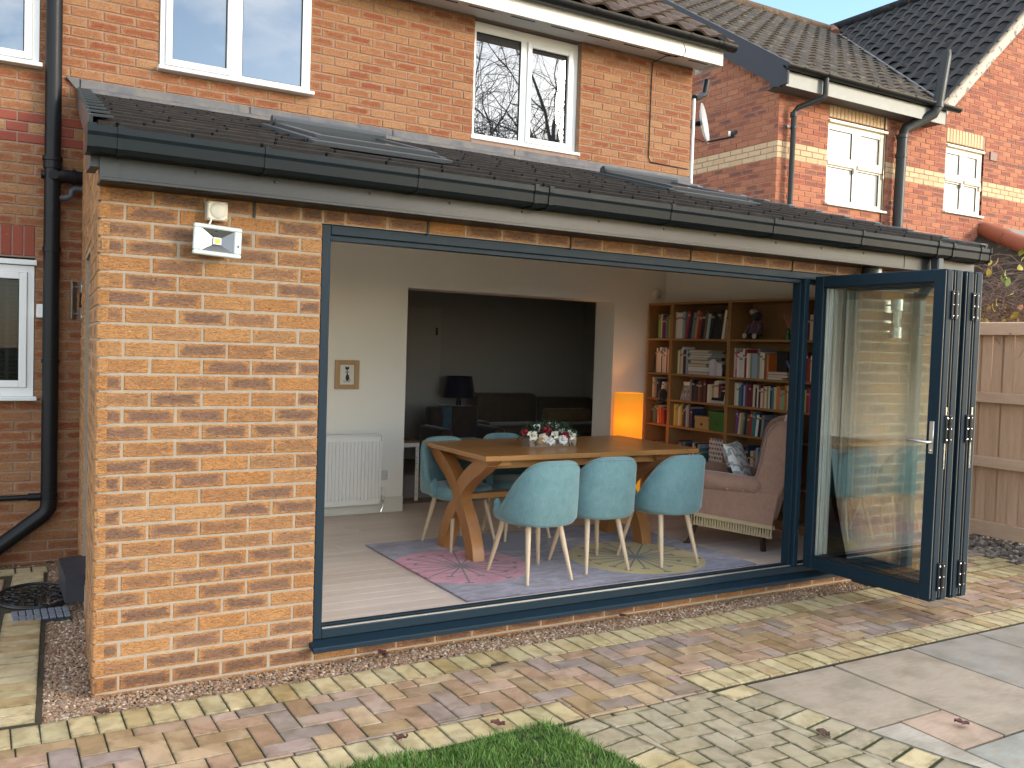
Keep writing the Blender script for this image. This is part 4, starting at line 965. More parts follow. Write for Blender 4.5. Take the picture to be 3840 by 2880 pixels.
for z in (4.45, 4.72): b.cyl((10.795, 4.08, z), (10.796, 4.08, z+.05), .082, None, 16)
b.cyl((11.195, 3.83, 5.16), (11.2, 3.83, 5.24), .082, None, 16); b.lathe([(.072, 0), (.062, .08), (.03, .09), (0, .09)], 12, (11.322, 3.82, 5.9)); b.build('soil_pipe', PG2, NB, smooth=40)
b = MB(); b.tube([(10.56, 4.19, 5.02), (10.555, 4.19, 4.4), (10.56, 4.19, 3.3)], .008, 5); b.build('wall_cable', PB, NB)
# neighbour's lean-to roof
lt = MB(); lt.add([(12.95, 4.19, 3.62), (18, 4.19, 3.62), (18, 1.6, 2.5), (12.3, 1.6, 2.5)], [(0, 1, 2, 3)]); lt.add([(12.95, 4.19, 3.62), (12.3, 1.6, 2.5), (11.6, 4.19, 2.5)], [(0, 1, 2)]); lt.build('lean_to_roof', NT1, NB)
for k in range(6):
    a = Vector((12.97, 4.18, 3.66)).lerp(Vector((12.3, 1.6, 2.54)), k/6); e = Vector((12.97, 4.18, 3.66)).lerp(Vector((12.3, 1.6, 2.54)), (k+1.05)/6); MB().tube([a, e], [.12, .135], 8).build('hip_tile', paint('hip_terracotta', (.30, .095, .05), .8, 1.45, .4), NB, smooth=50)
bx('lead_flashing', LEAD, NB, 12.9, 15, NY-.012, NY-.002, 3.6, 3.74)

# ------------------------------------------------------------------ fence
FN = thing('wooden_fence', 'brown featheredge timber fence with horizontal rails beside the folded doors', 'fence')
FW = wood('fence_wood', (.60, .41, .28), (.45, .285, .18), 2, .7, .8); FW1 = wood('fence_rail_wood', (.62, .44, .31), (.5, .335, .23), 1, .6, .8)
bmf = MB(); bmf.prism([(0, 0), (.022, -.0), (.011, .108), (0, .108)], 2, .12, 1.93); fm = bmf.mesh('board', FW)
for k in range(38): link('board', fm, FN, (7.42, -1.3+k*.1, rnd.uniform(-.004, .004)), (rnd.uniform(-.01, .01), 0, 0))
for z0, z1 in ((1.845, 1.96), (1.24, 1.33), (.66, .752)):
    MB().prism([(7.355, z0), (7.355, z1-.01), (7.41, z1), (7.418, z1), (7.418, z0)], 1, -1.4, 2.6).build('rail', FW1, FN)
MB().box(7.36, 7.415, -1.4, 2.6, .04, .17, .004).build('gravel_board', FW1, FN)
for y in (-1.42, 1.2): bx('post', FW1, FN, 7.33, 7.42, y, y+.09, -.2, 1.99, .006)
# climbing shrub over the fence
SH = thing('climbing_shrub', 'tangled leafless climbing shrub with a few yellow leaves hanging over the wooden fence', 'shrub')
b = MB(); q_ = random.Random(4)
for k in range(620):
    x, y, z = q_.uniform(7.55, 8.5), q_.uniform(.0, 1.5), q_.uniform(1.75, 2.45); a = q_.uniform(0, 6.28); pts = [(x, y, z)]; l = q_.uniform(.25, .6); up = q_.uniform(-.2, .9)
    for s in range(1, 5):
        t = s/4; pts.append((x+math.cos(a)*l*t*.7+q_.uniform(-.03, .03), y+math.sin(a)*l*t*.9+q_.uniform(-.03, .03), min(z+up*l*t-.55*t*t*l+q_.uniform(-.02, .02), 2.6)))
    b.tube(pts, [.005, .0045, .004, .003, .002], 3, False)
b.build('stems', paint('twig_brown', (.16, .10, .075), .8), SH)
b = MB()
for k in range(3): b.tube([(7.7+k*.25, .3+k*.4, -.05), (7.75+k*.2, .35+k*.35, 1.0), (7.8+k*.2, .5+k*.2, 1.9)], [.03, .025, .018], 6)
b.build('trunk', paint('bark_brown', (.09, .06, .045), .9), SH)
def leaf_mesh(m, L=.085, W=.05):
    b = MB(); rows = []
    for i in range(6):
        t = i/5; wd = W*.5*math.sin(math.pi*min(t*.93+.05, 1))**.8; cu = .012*math.sin(t*3); rows.append([(-wd, t*L, cu+.006), (0, t*L, cu), (wd, t*L, cu+.006)])
    b.grid(rows); return b.mesh('leaf', m, 80, True)
LY = [leaf_mesh(paint('leaf_yellow', (.50, .36, .05), .5)), leaf_mesh(paint('leaf_green', (.26, .32, .05), .5)), leaf_mesh(paint('leaf_orange', (.42, .18, .05), .5))]
for k in range(52):
    link('leaf', LY[(0, 0, 1, 0, 2)[k % 5]], SH, (q_.uniform(7.42, 8.0), q_.uniform(.15, 1.2), q_.uniform(1.95, 2.6)), (q_.uniform(-2.6, -.6), q_.uniform(-.8, .8), q_.uniform(0, 6.28)))

# ------------------------------------------------------------------ bare trees behind the viewer (mirrored in the upstairs windows)
def bare_tree(name, label, base, h, seed, droop, trunks):
    t = thing(name, label, 'tree', base); q_ = random.Random(seed); tb = MB(); br = MB()
    def grow(p, d, l, r, dep, b):
        pts = [p]; rs = [r]; n = 4
        for i in range(n):
            d = (d+Vector((q_.gauss(0, .12), q_.gauss(0, .12), q_.gauss(0, .08)-(droop*.12 if dep <= 1 else -.03)))).normalized(); pts.append(pts[-1]+d*l/n); rs.append(r*(1-.55*(i+1)/n))
        b.tube(pts, rs, 6 if dep > 2 else 3, False)
        if dep == 0: return
        for k in range(q_.randint(5, 7)):
            i = q_.randint(1, n); an = q_.uniform(0, 6.28); sp_d = q_.uniform(.45, .95)
            o = d.orthogonal().normalized(); o = Matrix.Rotation(an, 3, d) @ o; nd = (d*math.cos(sp_d)+o*math.sin(sp_d)).normalized()
            grow(pts[i], nd, l*q_.uniform(.5, .72), rs[i]*.62, dep-1, br)
    for k in range(trunks): grow(Vector((k*.25-.2*(trunks-1)/2, 0, 0)), Vector((q_.uniform(-.06, .06), q_.uniform(-.06, .06), 1)).normalized(), h*.62*q_.uniform(.85, 1.05), h*.017, 4, tb)
    BK = paint('tree_bark', (.045, .038, .032), .9); tb.build('trunk', BK, t); br.build('crown', BK, t); return t
bare_tree('bare_tree', 'bare pollarded tree reflected in the right upstairs window', (12.75, -12.2, -.05), 13, 3, .9, 3)
bare_tree('bare_tree', 'slender bare tree reflected in the left upstairs window', (4.4, -15.5, -.05), 10.6, 8, .0, 1)
# ------------------------------------------------------------------ fittings on the outside walls
fl = thing('floodlight', 'white framed square floodlight on the buff brick pier', 'floodlight')
WP = paint('white_enamel', (.56, .62, .59), .35)
Mf = Matrix.Translation((.484, -.10, 2.033)) @ Matrix.Rotation(R(3), 4, 'Y') @ Matrix.Rotation(R(-6), 4, 'X')
b = MB(); hw, hh = .106, .07; iw, ih = .073, .051
b.box(-hw, hw, -.0, .022, -hh, -ih, .004, Mf); b.box(-hw, hw, -.0, .022, ih, hh, .004, Mf); b.box(-hw, -iw, 0, .022, -ih, ih, .004, Mf); b.box(iw, hw, 0, .022, -ih, ih, .004, Mf); b.box(-.085, .085, .0225, .06, -.055, .055, .008, Mf)
b.box(-.03, .03, .06, .11, -.03, .03, .004, Mf); b.build('housing', WP, fl)
b = MB(); a = [(-iw, .004, -ih), (iw, .004, -ih), (iw, .004, ih), (-iw, .004, ih)]; c = [(-.018, .019, -.016), (.018, .019, -.016), (.018, .019, .016), (-.018, .019, .016)]
b.add([Mf @ Vector(v) for v in a+c], [(0, 1, 5, 4), (1, 2, 6, 5), (2, 3, 7, 6), (3, 0, 4, 7)]); b.build('reflector', paint('reflector_grey', (.16, .165, .17), .28, 1.5, 0, .7), fl)
MB().box(-.018, .018, .012, .0188, -.016, .016, .001, Mf).build('led_mount', WHITE, fl); MB().box(-.010, .010, .008, .0119, -.0095, .0095, 0, Mf).build('led_chip', paint('led_yellow', (.80, .68, .03), .4), fl)
MB().box(.088, .093, -.0015, 0, -.022, -.011, 0, Mf).build('label_mark', DARK, fl)
b = MB(); b.tube([(.462, -.06, 2.13), (.455, -.07, 2.115), (.445, -.085, 2.098)], .004, 6); b.build('cable', WHITE, fl)
jb = thing('junction_box', 'small square white junction box above the floodlight', 'junction box')
bx('box', paint('aged_white', (.62, .58, .47), .45), jb, .444, .534, -.062, -.0, 2.128, 2.214, .005)
b = MB(); b.lathe([(0, .006), (.025, .005), (.036, .0015), (.037, 0)], 24); me = b.mesh('lid', paint('aged_white2', (.55, .52, .43), .5), 40); link('lid', me, jb, (.491, -.0622, 2.172), (math.pi/2, 0, 0))
for x, z in ((.452, 2.206), (.526, 2.206), (.452, 2.136), (.526, 2.136)): bx('corner_slot', DARK, jb, x-.004, x+.004, -.0635, -.062, z-.001, z+.001)
def wall_lamp(label, M):
    t = thing('wall_lamp', label, 'wall lamp'); b = MB()
    b.box(-.05, .05, .0, .014, -.14, .14, .004, M); b.build('back_plate', metal('brushed_steel', (.55, .55, .53), .32), t)
    b = MB(); tl = MB().lathe([(0, .06), (.042, .06), (.042, .14), (0, .14)], 18); b.add([M @ (Vector(v)+Vector((0, -.07, 0))) for v in tl.v], tl.f); tl2 = MB().lathe([(0, -.14), (.042, -.14), (.042, -.06), (0, -.06)], 18); b.add([M @ (Vector(v)+Vector((0, -.07, 0))) for v in tl2.v], tl2.f)
    for z in (.1, -.1): b.cyl(M @ Vector((0, 0, z)), M @ Vector((0, -.06, z)), .006, None, 8)
    b.build('caps', metal('brushed_steel', (.55, .55, .53), .32), t, smooth=40)
    b = MB(); tl = MB().lathe([(.036, -.06), (.036, .06)], 18); b.add([M @ (Vector(v)+Vector((0, -.07, 0))) for v in tl.v], tl.f); b.build('tube_glass', glass_pane('lamp_glass', (.9, .9, .88), 1.7), t, smooth=40)
    b = MB(); tl = MB().lathe([(0, -.058), (.018, -.058), (.018, .058), (0, .058)], 12); b.add([M @ (Vector(v)+Vector((0, -.07, 0))) for v in tl.v], tl.f); b.build('diffuser', paint('opal', (.7, .68, .62), .5), t, smooth=40)
wall_lamp('steel cylinder wall lamp seen through the folded glass doors', Matrix.Translation((5.28, 0, 1.89)))
wall_lamp('steel cylinder wall lamp beside the black soil pipe', Matrix.Translation((.19, 3.215, 1.84)) @ Matrix.Rotation(R(50), 4, 'Z'))
ns = thing('wall_socket', 'small white outdoor box beside the black soil pipe', 'socket'); bx('box', WHITE, ns, -.075, -.03, 3.17, 3.216, 1.70, 1.8, .004)
# sill corner vent on the right under the eaves
cm = thing('security_camera', 'small dark dome camera under the fascia above the folded doors', 'camera'); b = MB(); b.lathe([(0, -.05), (.03, -.04), (.045, -.01), (.045, .03), (0, .03)], 16, (4.95, -.07, 2.2)); b.build('dome', DARK, cm, smooth=50); bx('base', WHITE, cm, 5.02, 5.06, -.1, -.06, 2.17, 2.235, .004)
# side door step, mat, drain
st = thing('door_step', 'dark grey plastic step box at the side door', 'step'); b = MB(); b.prism([(-.075, .0), (.09, .0), (.09, .17), (-.075, .155)], 1, 1.62, 2.15); o = b.build('step_box', paint('step_grey', (.035, .036, .045), .45), st); st.location = (.09, 0, -.02)
mt = thing('door_mat', 'black openwork rubber mat on the side path', 'mat', (-.09, 2.06, -.068)); RB = paint('black_rubber', (.012, .012, .013), .45)
b = MB(); n = 40; el = lambda k, f: (-.02+.23*f*math.cos(k), .31*f*math.sin(k))
pts = [(*el(2*math.pi*i/n, 1), 0) for i in range(n+1)]; b.tube(pts, .009, 6, False); b.tube([(*el(2*math.pi*i/n, .9), 0) for i in range(n+1)], .006, 5, False); b.build('rim', RB, mt)
b = MB(); q_ = random.Random(2)
for k in range(46):
    a = q_.uniform(0, 6.28); f = math.sqrt(q_.uniform(0, .8)); c = el(a, f); r = q_.uniform(.02, .045); a0 = q_.uniform(0, 6.28)
    b.tube([(c[0]+r*math.cos(a0+j*.6)*(1-j*.08), c[1]+r*math.sin(a0+j*.6)*(1-j*.08)*1.3, 0) for j in range(9)], .006, 4, False)
for k in range(-4, 5): b.tube([(k*.05, -.3*math.sqrt(max(0, 1-(k*.05/.24)**2)), -.002), (k*.05, .3*math.sqrt(max(0, 1-(k*.05/.24)**2)), -.002)], .005, 4, False)
b.build('scrollwork', RB, mt)
dr = thing('drain_grate', 'grey plastic drain grating under the black mat', 'drain', (-.115, 1.56, -.052)); DG = paint('drain_grey', (.16, .18, .21), .5)
b = MB(); b.box(-.15, .15, -.11, .11, -.02, -.006); b.build('tray', paint('drain_dark', (.03, .035, .04), .6), dr); me = MB().box(-.016, .016, -.045, .045, -.006, .006, .003).mesh('grate_bar', DG)
for i in range(8):
    for j in range(2): link('grate_bar', me, dr, (-.133+i*.038, -.055+j*.11, 0))
def dead_leaf(m, seed):
    q5 = random.Random(seed); rows = []
    for i in range(7):
        t = i/6; wd = .026*math.sin(math.pi*min(.08+t*.9, 1))**.7*(1+.25*math.sin(i*2.3)); rows.append([(wd*u, t*.06-.03, .004+.010*abs(u)*q5.uniform(.2, 1.4)+q5.uniform(0, .005)) for u in (-1, -.5, 0, .5, 1)])
    return MB().grid(rows).mesh('leaf_blade', m, 80)
DLF = [dead_leaf(paint('dead_leaf', (.07, .036, .022), .75), 1), dead_leaf(paint('dead_leaf_red', (.085, .028, .025), .7), 2)]
for x, y, z, m, rz, lb in ((.01, -.27, .012, 0, 1.2, 'brown fallen leaf on a yellow edging block near the left corner'), (1.35, -.06, .0, 1, .4, 'curled red brown fallen leaf on the gravel below the door sill'), (1.02, -1.06, .014, 1, 2.2, 'small dark red fallen leaf on the front edging blocks'), (1.43, -1.12, .02, 1, 1.0, 'dark red fallen leaf at the tip of the lawn'), (2.62, -1.79, .012, 0, .3, 'brown fallen leaf on the aged curved paving'), (.02, 3.0, -.09, 0, .7, 'rusty brown fallen leaf by the house wall behind the mat'), (2.9, -.05, .0, 0, 2.0, 'dark fallen leaf on the gravel under the middle of the sill'), (3.27, -1.99, .012, 1, .8, 'tiny dark fallen leaf on the pink slab')):
    t = thing('fallen_leaf', lb, 'leaf', (x, y, z), rz); o = link('leaf_blade', DLF[m], t, (0, 0, 0), (R(4), R(3), 0)); MB().tube([(0, 0, 0), (0, -.02, .004), (.004, -.035, .002)], .0012, 4).build('stalk', DLF[m].materials[0], t)
tw = thing('stick', 'short black stick lying across the back edging blocks', 'stick'); MB().tube([(1.77, -.46, .008), (1.82, -.455, .01), (1.87, -.452, .008)], [.005, .006, .004], 6).build('bark', PB, tw)

# ------------------------------------------------------------------ inside the extension
FZ = .085
iw_ = MB(); wallgrid(iw_, .36, 5.85, FZ-.1, 3.2, 3.172, 3.226, [(2.872, 5.178, -.5, 2.098)]); iw_.prism([(.1, FZ-.1), (3.171, FZ-.1), (3.171, RZ(3.171)-.17), (.1, RZ(.1)-.17)], 0, 5.832, 5.9); iw_.prism(skq(.12, 3.16, .11, .16), 2, FZ-.1, 2.3)
iw_.box(.3, 1.0, .101, .2, FZ-.1, 2.4); iw_.box(4.93, 5.831, .101, .2, FZ-.1, 2.4); iw_.box(1.0, 4.93, .101, .2, 2.172, 2.45)
iw_.box(2.78, 2.872, 3.2261, 3.50, FZ-.1, 2.19); iw_.box(5.178, 5.27, 3.2261, 3.50, FZ-.1, 2.19); iw_.box(2.872, 5.178, 3.2261, 3.50, 2.098, 2.19); iw_.build('inner_wall', PLAS, EXT)
SKT = paint('skirting_white', (.70, .68, .62), .5); bx('skirting_board', SKT, EXT, .3, 2.872, 3.157, 3.1715, FZ, FZ+.14, .003); bx('skirting_board', SKT, EXT, 5.178, 5.55, 3.157, 3.1715, FZ, FZ+.14, .003)
fl_ = bx('floor', paint('floor_base', (.10, .07, .05), .8), EXT, .3, 5.83, .105, 3.5, FZ-.06, FZ-.006)
OAK = wood('floor_oak', (.80, .68, .59), (.64, .52, .44), 0, .6, .42); q_ = random.Random(6); y = .108; k = 0
while y < 3.45:
    x = .32-q_.uniform(0, 1.2)
    while x < 5.8:
        L = q_.choice((1.2, 1.5, 1.8)); a, c = max(x, .32), min(x+L, 5.82)
        if c-a > .05: MB().box(a+.0006, c-.0006, y+.0006, y+.1294, FZ-.006, FZ, .0012).build('plank', OAK, fl_)
        x += L
    y += .13
# living room beyond the opening
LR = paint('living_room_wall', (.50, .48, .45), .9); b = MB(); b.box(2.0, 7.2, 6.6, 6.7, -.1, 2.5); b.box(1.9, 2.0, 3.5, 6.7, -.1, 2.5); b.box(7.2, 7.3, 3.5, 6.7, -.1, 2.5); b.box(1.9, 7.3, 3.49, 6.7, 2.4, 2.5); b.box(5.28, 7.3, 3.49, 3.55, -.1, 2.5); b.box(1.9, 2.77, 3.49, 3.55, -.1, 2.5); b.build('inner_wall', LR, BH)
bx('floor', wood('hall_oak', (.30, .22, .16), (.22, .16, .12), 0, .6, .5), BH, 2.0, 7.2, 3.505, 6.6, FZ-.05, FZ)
ld = link('door', None, BH); bx('door_leaf', paint('door_grey', (.54, .52, .49), .6), ld, 4.05, 4.80, 6.56, 6.598, FZ, 2.02, .003)
bx('architrave', paint('architrave_grey', (.56, .54, .51), .6), ld, 4.8005, 4.87, 6.57, 6.598, FZ, 2.08, .004); bx('architrave', paint('architrave_grey', (.56, .54, .51), .6), ld, 4.0, 4.8, 6.57, 6.598, 2.0205, 2.08, .004)
for z in (.4, 1.72): bx('hinge', DARK, ld, 4.79, 4.81, 6.545, 6.559, z, z+.1)
# radiator, socket, picture, detector
rd = thing('radiator', 'white panel radiator under the framed cat picture', 'radiator'); RW = paint('radiator_white', (.84, .83, .80), .4)
b = MB(); x0, x1, z0, z1 = 1.55, 2.615, .175, .785; b.box(x0, x1, 3.085, 3.10, z0, z1, .004); b.build('panel', RW, rd); b = MB(); b.box(x0-.004, x1+.004, 3.07, 3.135, z1, z1+.012, .003); b.box(x1+.0005, x1+.006, 3.07, 3.135, z0+.02, z1-.0005, .002); b.build('top_grille', RW, rd)
me = MB().prism([(-.014, 0), (-.009, -.011), (.009, -.011), (.014, 0)], 2, z0+.05, z1-.05).mesh('rib', RW)
for k in range(32): link('rib', me, rd, (x0+.03+k*.0333, 3.0848, 0))
b = MB(); b.tube([(x1+.005, 3.1, z0+.03), (x1+.035, 3.1, z0+.03), (x1+.04, 3.1, z0-.02), (x1+.02, 3.1, FZ+.02)], .009, 8); b.cyl((x1+.037, 3.1, z0+.04), (x1+.037, 3.1, z0+.075), .016, None, 10); b.build('valve', CHR, rd, smooth=40); b = MB(); b.cyl((x1+.037, 3.1, z0+.076), (x1+.037, 3.1, z0+.15), .019, .016, 14); b.build('valve_head', WHITE, rd, smooth=40)
b = MB(); b.box(x0+.1, x0+.14, 3.1, 3.17, z0+.1, z1-.1); b.box(x1-.14, x1-.1, 3.1, 3.17, z0+.1, z1-.1); b.build('bracket', RW, rd)
sk_ = thing('wall_socket', 'white square blanking plate right of the radiator', 'socket'); bx('plate', paint('plate_white', (.62, .60, .60), .4), sk_, 2.632, 2.72, 3.162, 3.1715, .375, .462, .002)
for x in (2.645, 2.707): bx('screw', DARK, sk_, x-.003, x+.003, 3.1605, 3.162, .415, .421)
pc = thing('framed_picture', 'small oak framed print of a black cat on the cream wall', 'picture'); x0, x1, z0, z1 = 2.205, 2.425, 1.185, 1.437; OKF = wood('pine_frame', (.50, .32, .15), (.42, .25, .11), 2, 1., .5)
for q4 in ((x0, x0+.045, z0, z1), (x1-.045, x1, z0, z1)): bx('frame_side', OKF, pc, q4[0], q4[1], 3.152, 3.171, q4[2], q4[3], .003)
for q4 in ((x0+.0455, x1-.0455, z0, z0+.04), (x0+.0455, x1-.0455, z1-.04, z1)): bx('frame_side', OKF, pc, q4[0], q4[1], 3.1525, 3.171, q4[2], q4[3], .003)
bx('print', paint('print_paper', (.72, .70, .66), .6), pc, x0+.045, x1-.045, 3.163, 3.168, z0+.04, z1-.04)
INK = paint('print_ink', (.015, .018, .022), .6); cx = (x0+x1)/2; b = MB()
def disc(b, x, z, rx, rz_, y=3.1622, n=16): b.add([(x+rx*math.cos(2*math.pi*i/n), y, z+rz_*math.sin(2*math.pi*i/n)) for i in range(n)], [tuple(range(n))])
disc(b, cx, 1.365, .018, .013); b.add([(cx-.018, 3.1622, 1.368), (cx-.016, 3.1622, 1.386), (cx-.004, 3.1622, 1.376)], [(0, 1, 2)]); b.add([(cx+.018, 3.1622, 1.368), (cx+.016, 3.1622, 1.386), (cx+.004, 3.1622, 1.376)], [(0, 1, 2)])
disc(b, cx+.004, 1.285, .017, .03); b.add([(cx-.004, 3.1621, 1.35), (cx+.005, 3.1621, 1.35), (cx+.009, 3.1621, 1.3), (cx-.004, 3.1621, 1.3)], [(0, 1, 2, 3)])
b.tube([(cx+.002, 3.162, 1.255), (cx+.02, 3.162, 1.248), (cx+.03, 3.162, 1.262), (cx+.022, 3.162, 1.28)], .0022, 5); b.tube([(cx, 3.162, 1.252), (cx-.02, 3.162, 1.246), (cx-.03, 3.162, 1.258), (cx-.022, 3.162, 1.268)], .0022, 5); b.build('cat_drawing', INK, pc)
b = MB(); b.box(cx-.016, cx+.016, 3.1612, 3.162, 1.325, 1.332); b.box(cx-.018, cx+.018, 3.1612, 3.162, 1.334, 1.34); b.build('cat_scarf', paint('print_grey', (.3, .27, .24), .6), pc)
smk = thing('smoke_detector', 'small round cream sensor high in the far corner', 'detector'); b = MB(); b.lathe([(0, .045), (.03, .045), (.05, .03), (.055, 0)], 18); me = b.mesh('body', paint('sensor_cream', (.70, .66, .56), .5), 50); link('body', me, smk, (5.72, 3.171, 2.21), (math.pi/2, 0, 0))

# ------------------------------------------------------------------ rug
def rug_mat():
    g = NT('rug_pile'); p = g.pos(); s = g.n('ShaderNodeSeparateXYZ', {0: p})
    n = g.noise(p, 4.5, 5, .6, .6); n2 = g.noise(p, 16, 4)
    n3 = g.n('ShaderNodeMapRange', {0: g.noise(g.scaled(p, (1, 2.2, 1)), 6.5, 5, .65, .8), 1: .38, 2: .62}).outputs[0]; base = g.mix(n3, rgb(.29, .26, .35), rgb(.115, .11, .13)); base = g.mix(g.math('MULTIPLY', n2, .35), base, rgb(.22, .20, .28))
    def circ(cx, cy, rr): return g.math('LESS_THAN', g.math('POWER', g.math('ADD', g.math('POWER', g.math('SUBTRACT', s.outputs[0], cx), 2.), g.math('POWER', g.math('SUBTRACT', s.outputs[1], cy), 2.)), .5), rr)
    pk = g.mix(n3, rgb(.58, .21, .30), rgb(.40, .10, .18)); yl = g.mix(n, rgb(.56, .42, .10), rgb(.38, .28, .065))
    c = g.mix(circ(2.40, 1.10, .47), base, pk); c = g.mix(circ(3.70, .84, .50), c, yl); c = g.mix(circ(3.05, 1.75, .4), c, g.mix(n, rgb(.14, .13, .19), rgb(.10, .10, .14)))
    def spokes(cx, cy, rr, cnt, seed, c):
        dx = g.math('SUBTRACT', s.outputs[0], cx); dy = g.math('SUBTRACT', s.outputs[1], cy); r = g.math('POWER', g.math('ADD', g.math('POWER', dx, 2.), g.math('POWER', dy, 2.)), .5)
        a = g.math('ADD', g.math('DIVIDE', g.math('ARCTAN2', dy, dx), 2*math.pi), .5)
        t = g.math('MULTIPLY', a, float(cnt)); fr_ = g.math('ABSOLUTE', g.math('SUBTRACT', g.math('FRACT', t), .5)); idx = g.math('FLOOR', t)
        wid = g.math('DIVIDE', .021*cnt/(2*math.pi)*.62, g.math('MAXIMUM', r, .02)); ln = g.math('ADD', rr*.78, g.math('MULTIPLY', g.math('SINE', g.math('MULTIPLY', idx, 2.4+seed)), rr*.17))
        tip = g.math('LESS_THAN', g.math('ABSOLUTE', g.math('SUBTRACT', r, ln)), .014); wid = g.math('MULTIPLY', wid, g.math('ADD', .55, g.math('MULTIPLY', tip, 1.7)))
        on = g.math('MULTIPLY', g.math('LESS_THAN', fr_, wid), g.math('LESS_THAN', r, g.math('ADD', ln, .012))); on = g.math('MAXIMUM', on, g.math('LESS_THAN', r, .05))
        return g.mix(g.math('MULTIPLY', on, .9), c, rgb(.06, .05, .075))
    c = spokes(2.40, 1.10, .47, 18, .3, c); c = spokes(3.70, .84, .50, 20, .9, c)
    return g.out(c, .95, g.bump(g.noise(p, 260, 3), .6, .004), **{'Sheen Weight': .3})
rug = MB(); rug.box(2.045, 4.40, .33, 1.965, FZ+.001, FZ+.012, .004); rug.build('rug', rug_mat(), None, label='grey rug with large pink and yellow dandelion circles under the table', cat='rug')
RT = FZ+.012

# ------------------------------------------------------------------ dining table
TB = thing('dining_table', 'oak dining table with curved crossed legs', 'table'); OT = wood('table_oak_top', (.46, .23, .075), (.36, .165, .05), 0, .7, .3); OL = wood('table_oak_leg', (.44, .205, .065), (.34, .145, .043), 2, .7, .38); OE = wood('table_oak_end', (.45, .225, .075), (.36, .165, .05), 1, .7, .3)
tx0, tx1, ty0, ty1, tz = 2.495, 4.385, .965, 1.985, .857
bx('end_board', OE, TB, tx0, tx0+.11, ty0, ty1, tz-.036, tz, .003); bx('end_board', OE, TB, tx1-.11, tx1, ty0, ty1, tz-.036, tz, .003)
nbd = 6
for s_ in range(2):
    xa, xb = (tx0+.1105, 3.439) if s_ == 0 else (3.441, tx1-.1105)
    for k in range(nbd): w_ = (ty1-ty0)/nbd; bx('top_board', OT, TB, xa, xb, ty0+k*w_+.0003, ty0+(k+1)*w_-.0003, tz-.036, tz-rnd.uniform(0, .0004), .0015)
b = MB()
for ya, yb in ((ty0+.1, ty0+.125), (ty1-.125, ty1-.1)): b.box(tx0+.14, tx1-.14, ya, yb, tz-.10, tz-.0365, .002)
for xa in (tx0+.14, tx1-.165): b.box(xa, xa+.025, ty0+.126, ty1-.126, tz-.10, tz-.0365, .002)
b.build('apron', OT, TB)
def xlimb(x, sgn):
    yc = 1.455; rows = []; n = 16; zt = tz-.037
    for i in range(n+1):
        t = i/n; z = RT+(zt-RT)*t
        if t < .55: yy = .235*(1-(t/.55)**1.6)
        else: yy = -.43*((t-.55)/.45)**1.75
        dz = 1e-3; rows.append((yc+sgn*(-yy if False else -yy), z))
    out = []
    for i, (yy, z) in enumerate(rows):
        a = rows[max(i-1, 0)]; c = rows[min(i+1, n)]; dy, dz = c[0]-a[0], c[1]-a[1]; l = math.hypot(dy, dz); ny, nz = dz/l, -dy/l; h = .055
        p, q5 = (yy+ny*h, z+nz*h), (yy-ny*h, z-nz*h)
        if i in (0, n): p, q5 = (yy+h*1.05*(1 if ny > 0 else -1), z), (yy-h*1.05*(1 if ny > 0 else -1), z)
        p = (p[0], min(p[1], zt)); q5 = (q5[0], min(q5[1], zt)); out.append([(x, p[0], p[1]), (x+.09, p[0], p[1]), (x+.09, q5[0], q5[1]), (x, q5[0], q5[1])])
    return MB().grid(out, closed=True, cap=True)
for x in (2.53, 4.02):
    xlimb(x, 1).build('leg', OL, TB, smooth=35); xlimb(x+.004, -1).build('leg', OL, TB, smooth=35)
    bx('leg_head', OT, TB, x-.005, x+.2, 1.02, 1.10, tz-.08, tz-.037, .003)
bx('stretcher', OT, TB, 2.62, 4.02, 1.41, 1.50, .49, .53, .003)
# flower box
FB = thing('flower_box', 'weathered wooden trough of white and red roses on the table', 'flower arrangement', (3.30, 1.44, tz)); TRW = wood('trough_wood', (.34, .26, .21), (.20, .15, .12), 0, 1.2, .85)
b = MB(); b.prism([(-.20, .0), (.21, .0), (.22, .07), (-.215, .07)], 1, -.06, .06); b.build('trough', TRW, FB)
def rose_mesh(m, r):
    b = MB(); q5 = random.Random(3)
    for ring in range(4):
        nn = 3+ring; rr = r*(.25+.25*ring)
        for k in range(nn):
            a = 2*math.pi*(k+ring*.4)/nn; rows = []
            for i in range(5):
                t = i/4; rows.append([((rr*(.35+.65*t**.7))*math.cos(a+u*(.9-ring*.06)), (rr*(.35+.65*t**.7))*math.sin(a+u*(.9-ring*.06)), r*(1.25-.22*ring)*t-r*.15*ring*t*t*t-.02*abs(u)*t*(r/.03)) for u in (-1, -.5, 0, .5, 1)])
            b.grid(rows)
    b.ball((0, 0, r*.4), r*.5, 8, 5); return b.mesh('rose', m, 60)
RWm = rose_mesh(paint('petal_cream', (.80, .76, .64), .6), .033); RRm = rose_mesh(paint('petal_red', (.28, .012, .028), .6), .033); RPm = rose_mesh(paint('petal_white', (.82, .82, .78), .6), .03)
def lm(m, L, W): return leaf_mesh(m, L, W)
LVm = lm(paint('foliage_dark', (.02, .05, .02), .5), .05, .014)
spots = [(-.20, -.01, .10, 'r'), (-.165, -.05, .085, 'w'), (-.10, .0, .13, 'p'), (-.085, -.06, .07, 'w'), (-.045, -.02, .115, 'r'), (-.01, .02, .12, 'p'), (-.035, -.075, .05, 'p'), (.01, -.06, .085, 'w'), (.03, .03, .135, 'p'), (.065, .02, .125, 'w'), (.1, .0, .11, 'p'), (.075, -.07, .055, 'p'), (.10, -.055, .075, 'r'), (.145, -.02, .09, 'w'), (.17, -.04, .075, 'w')]
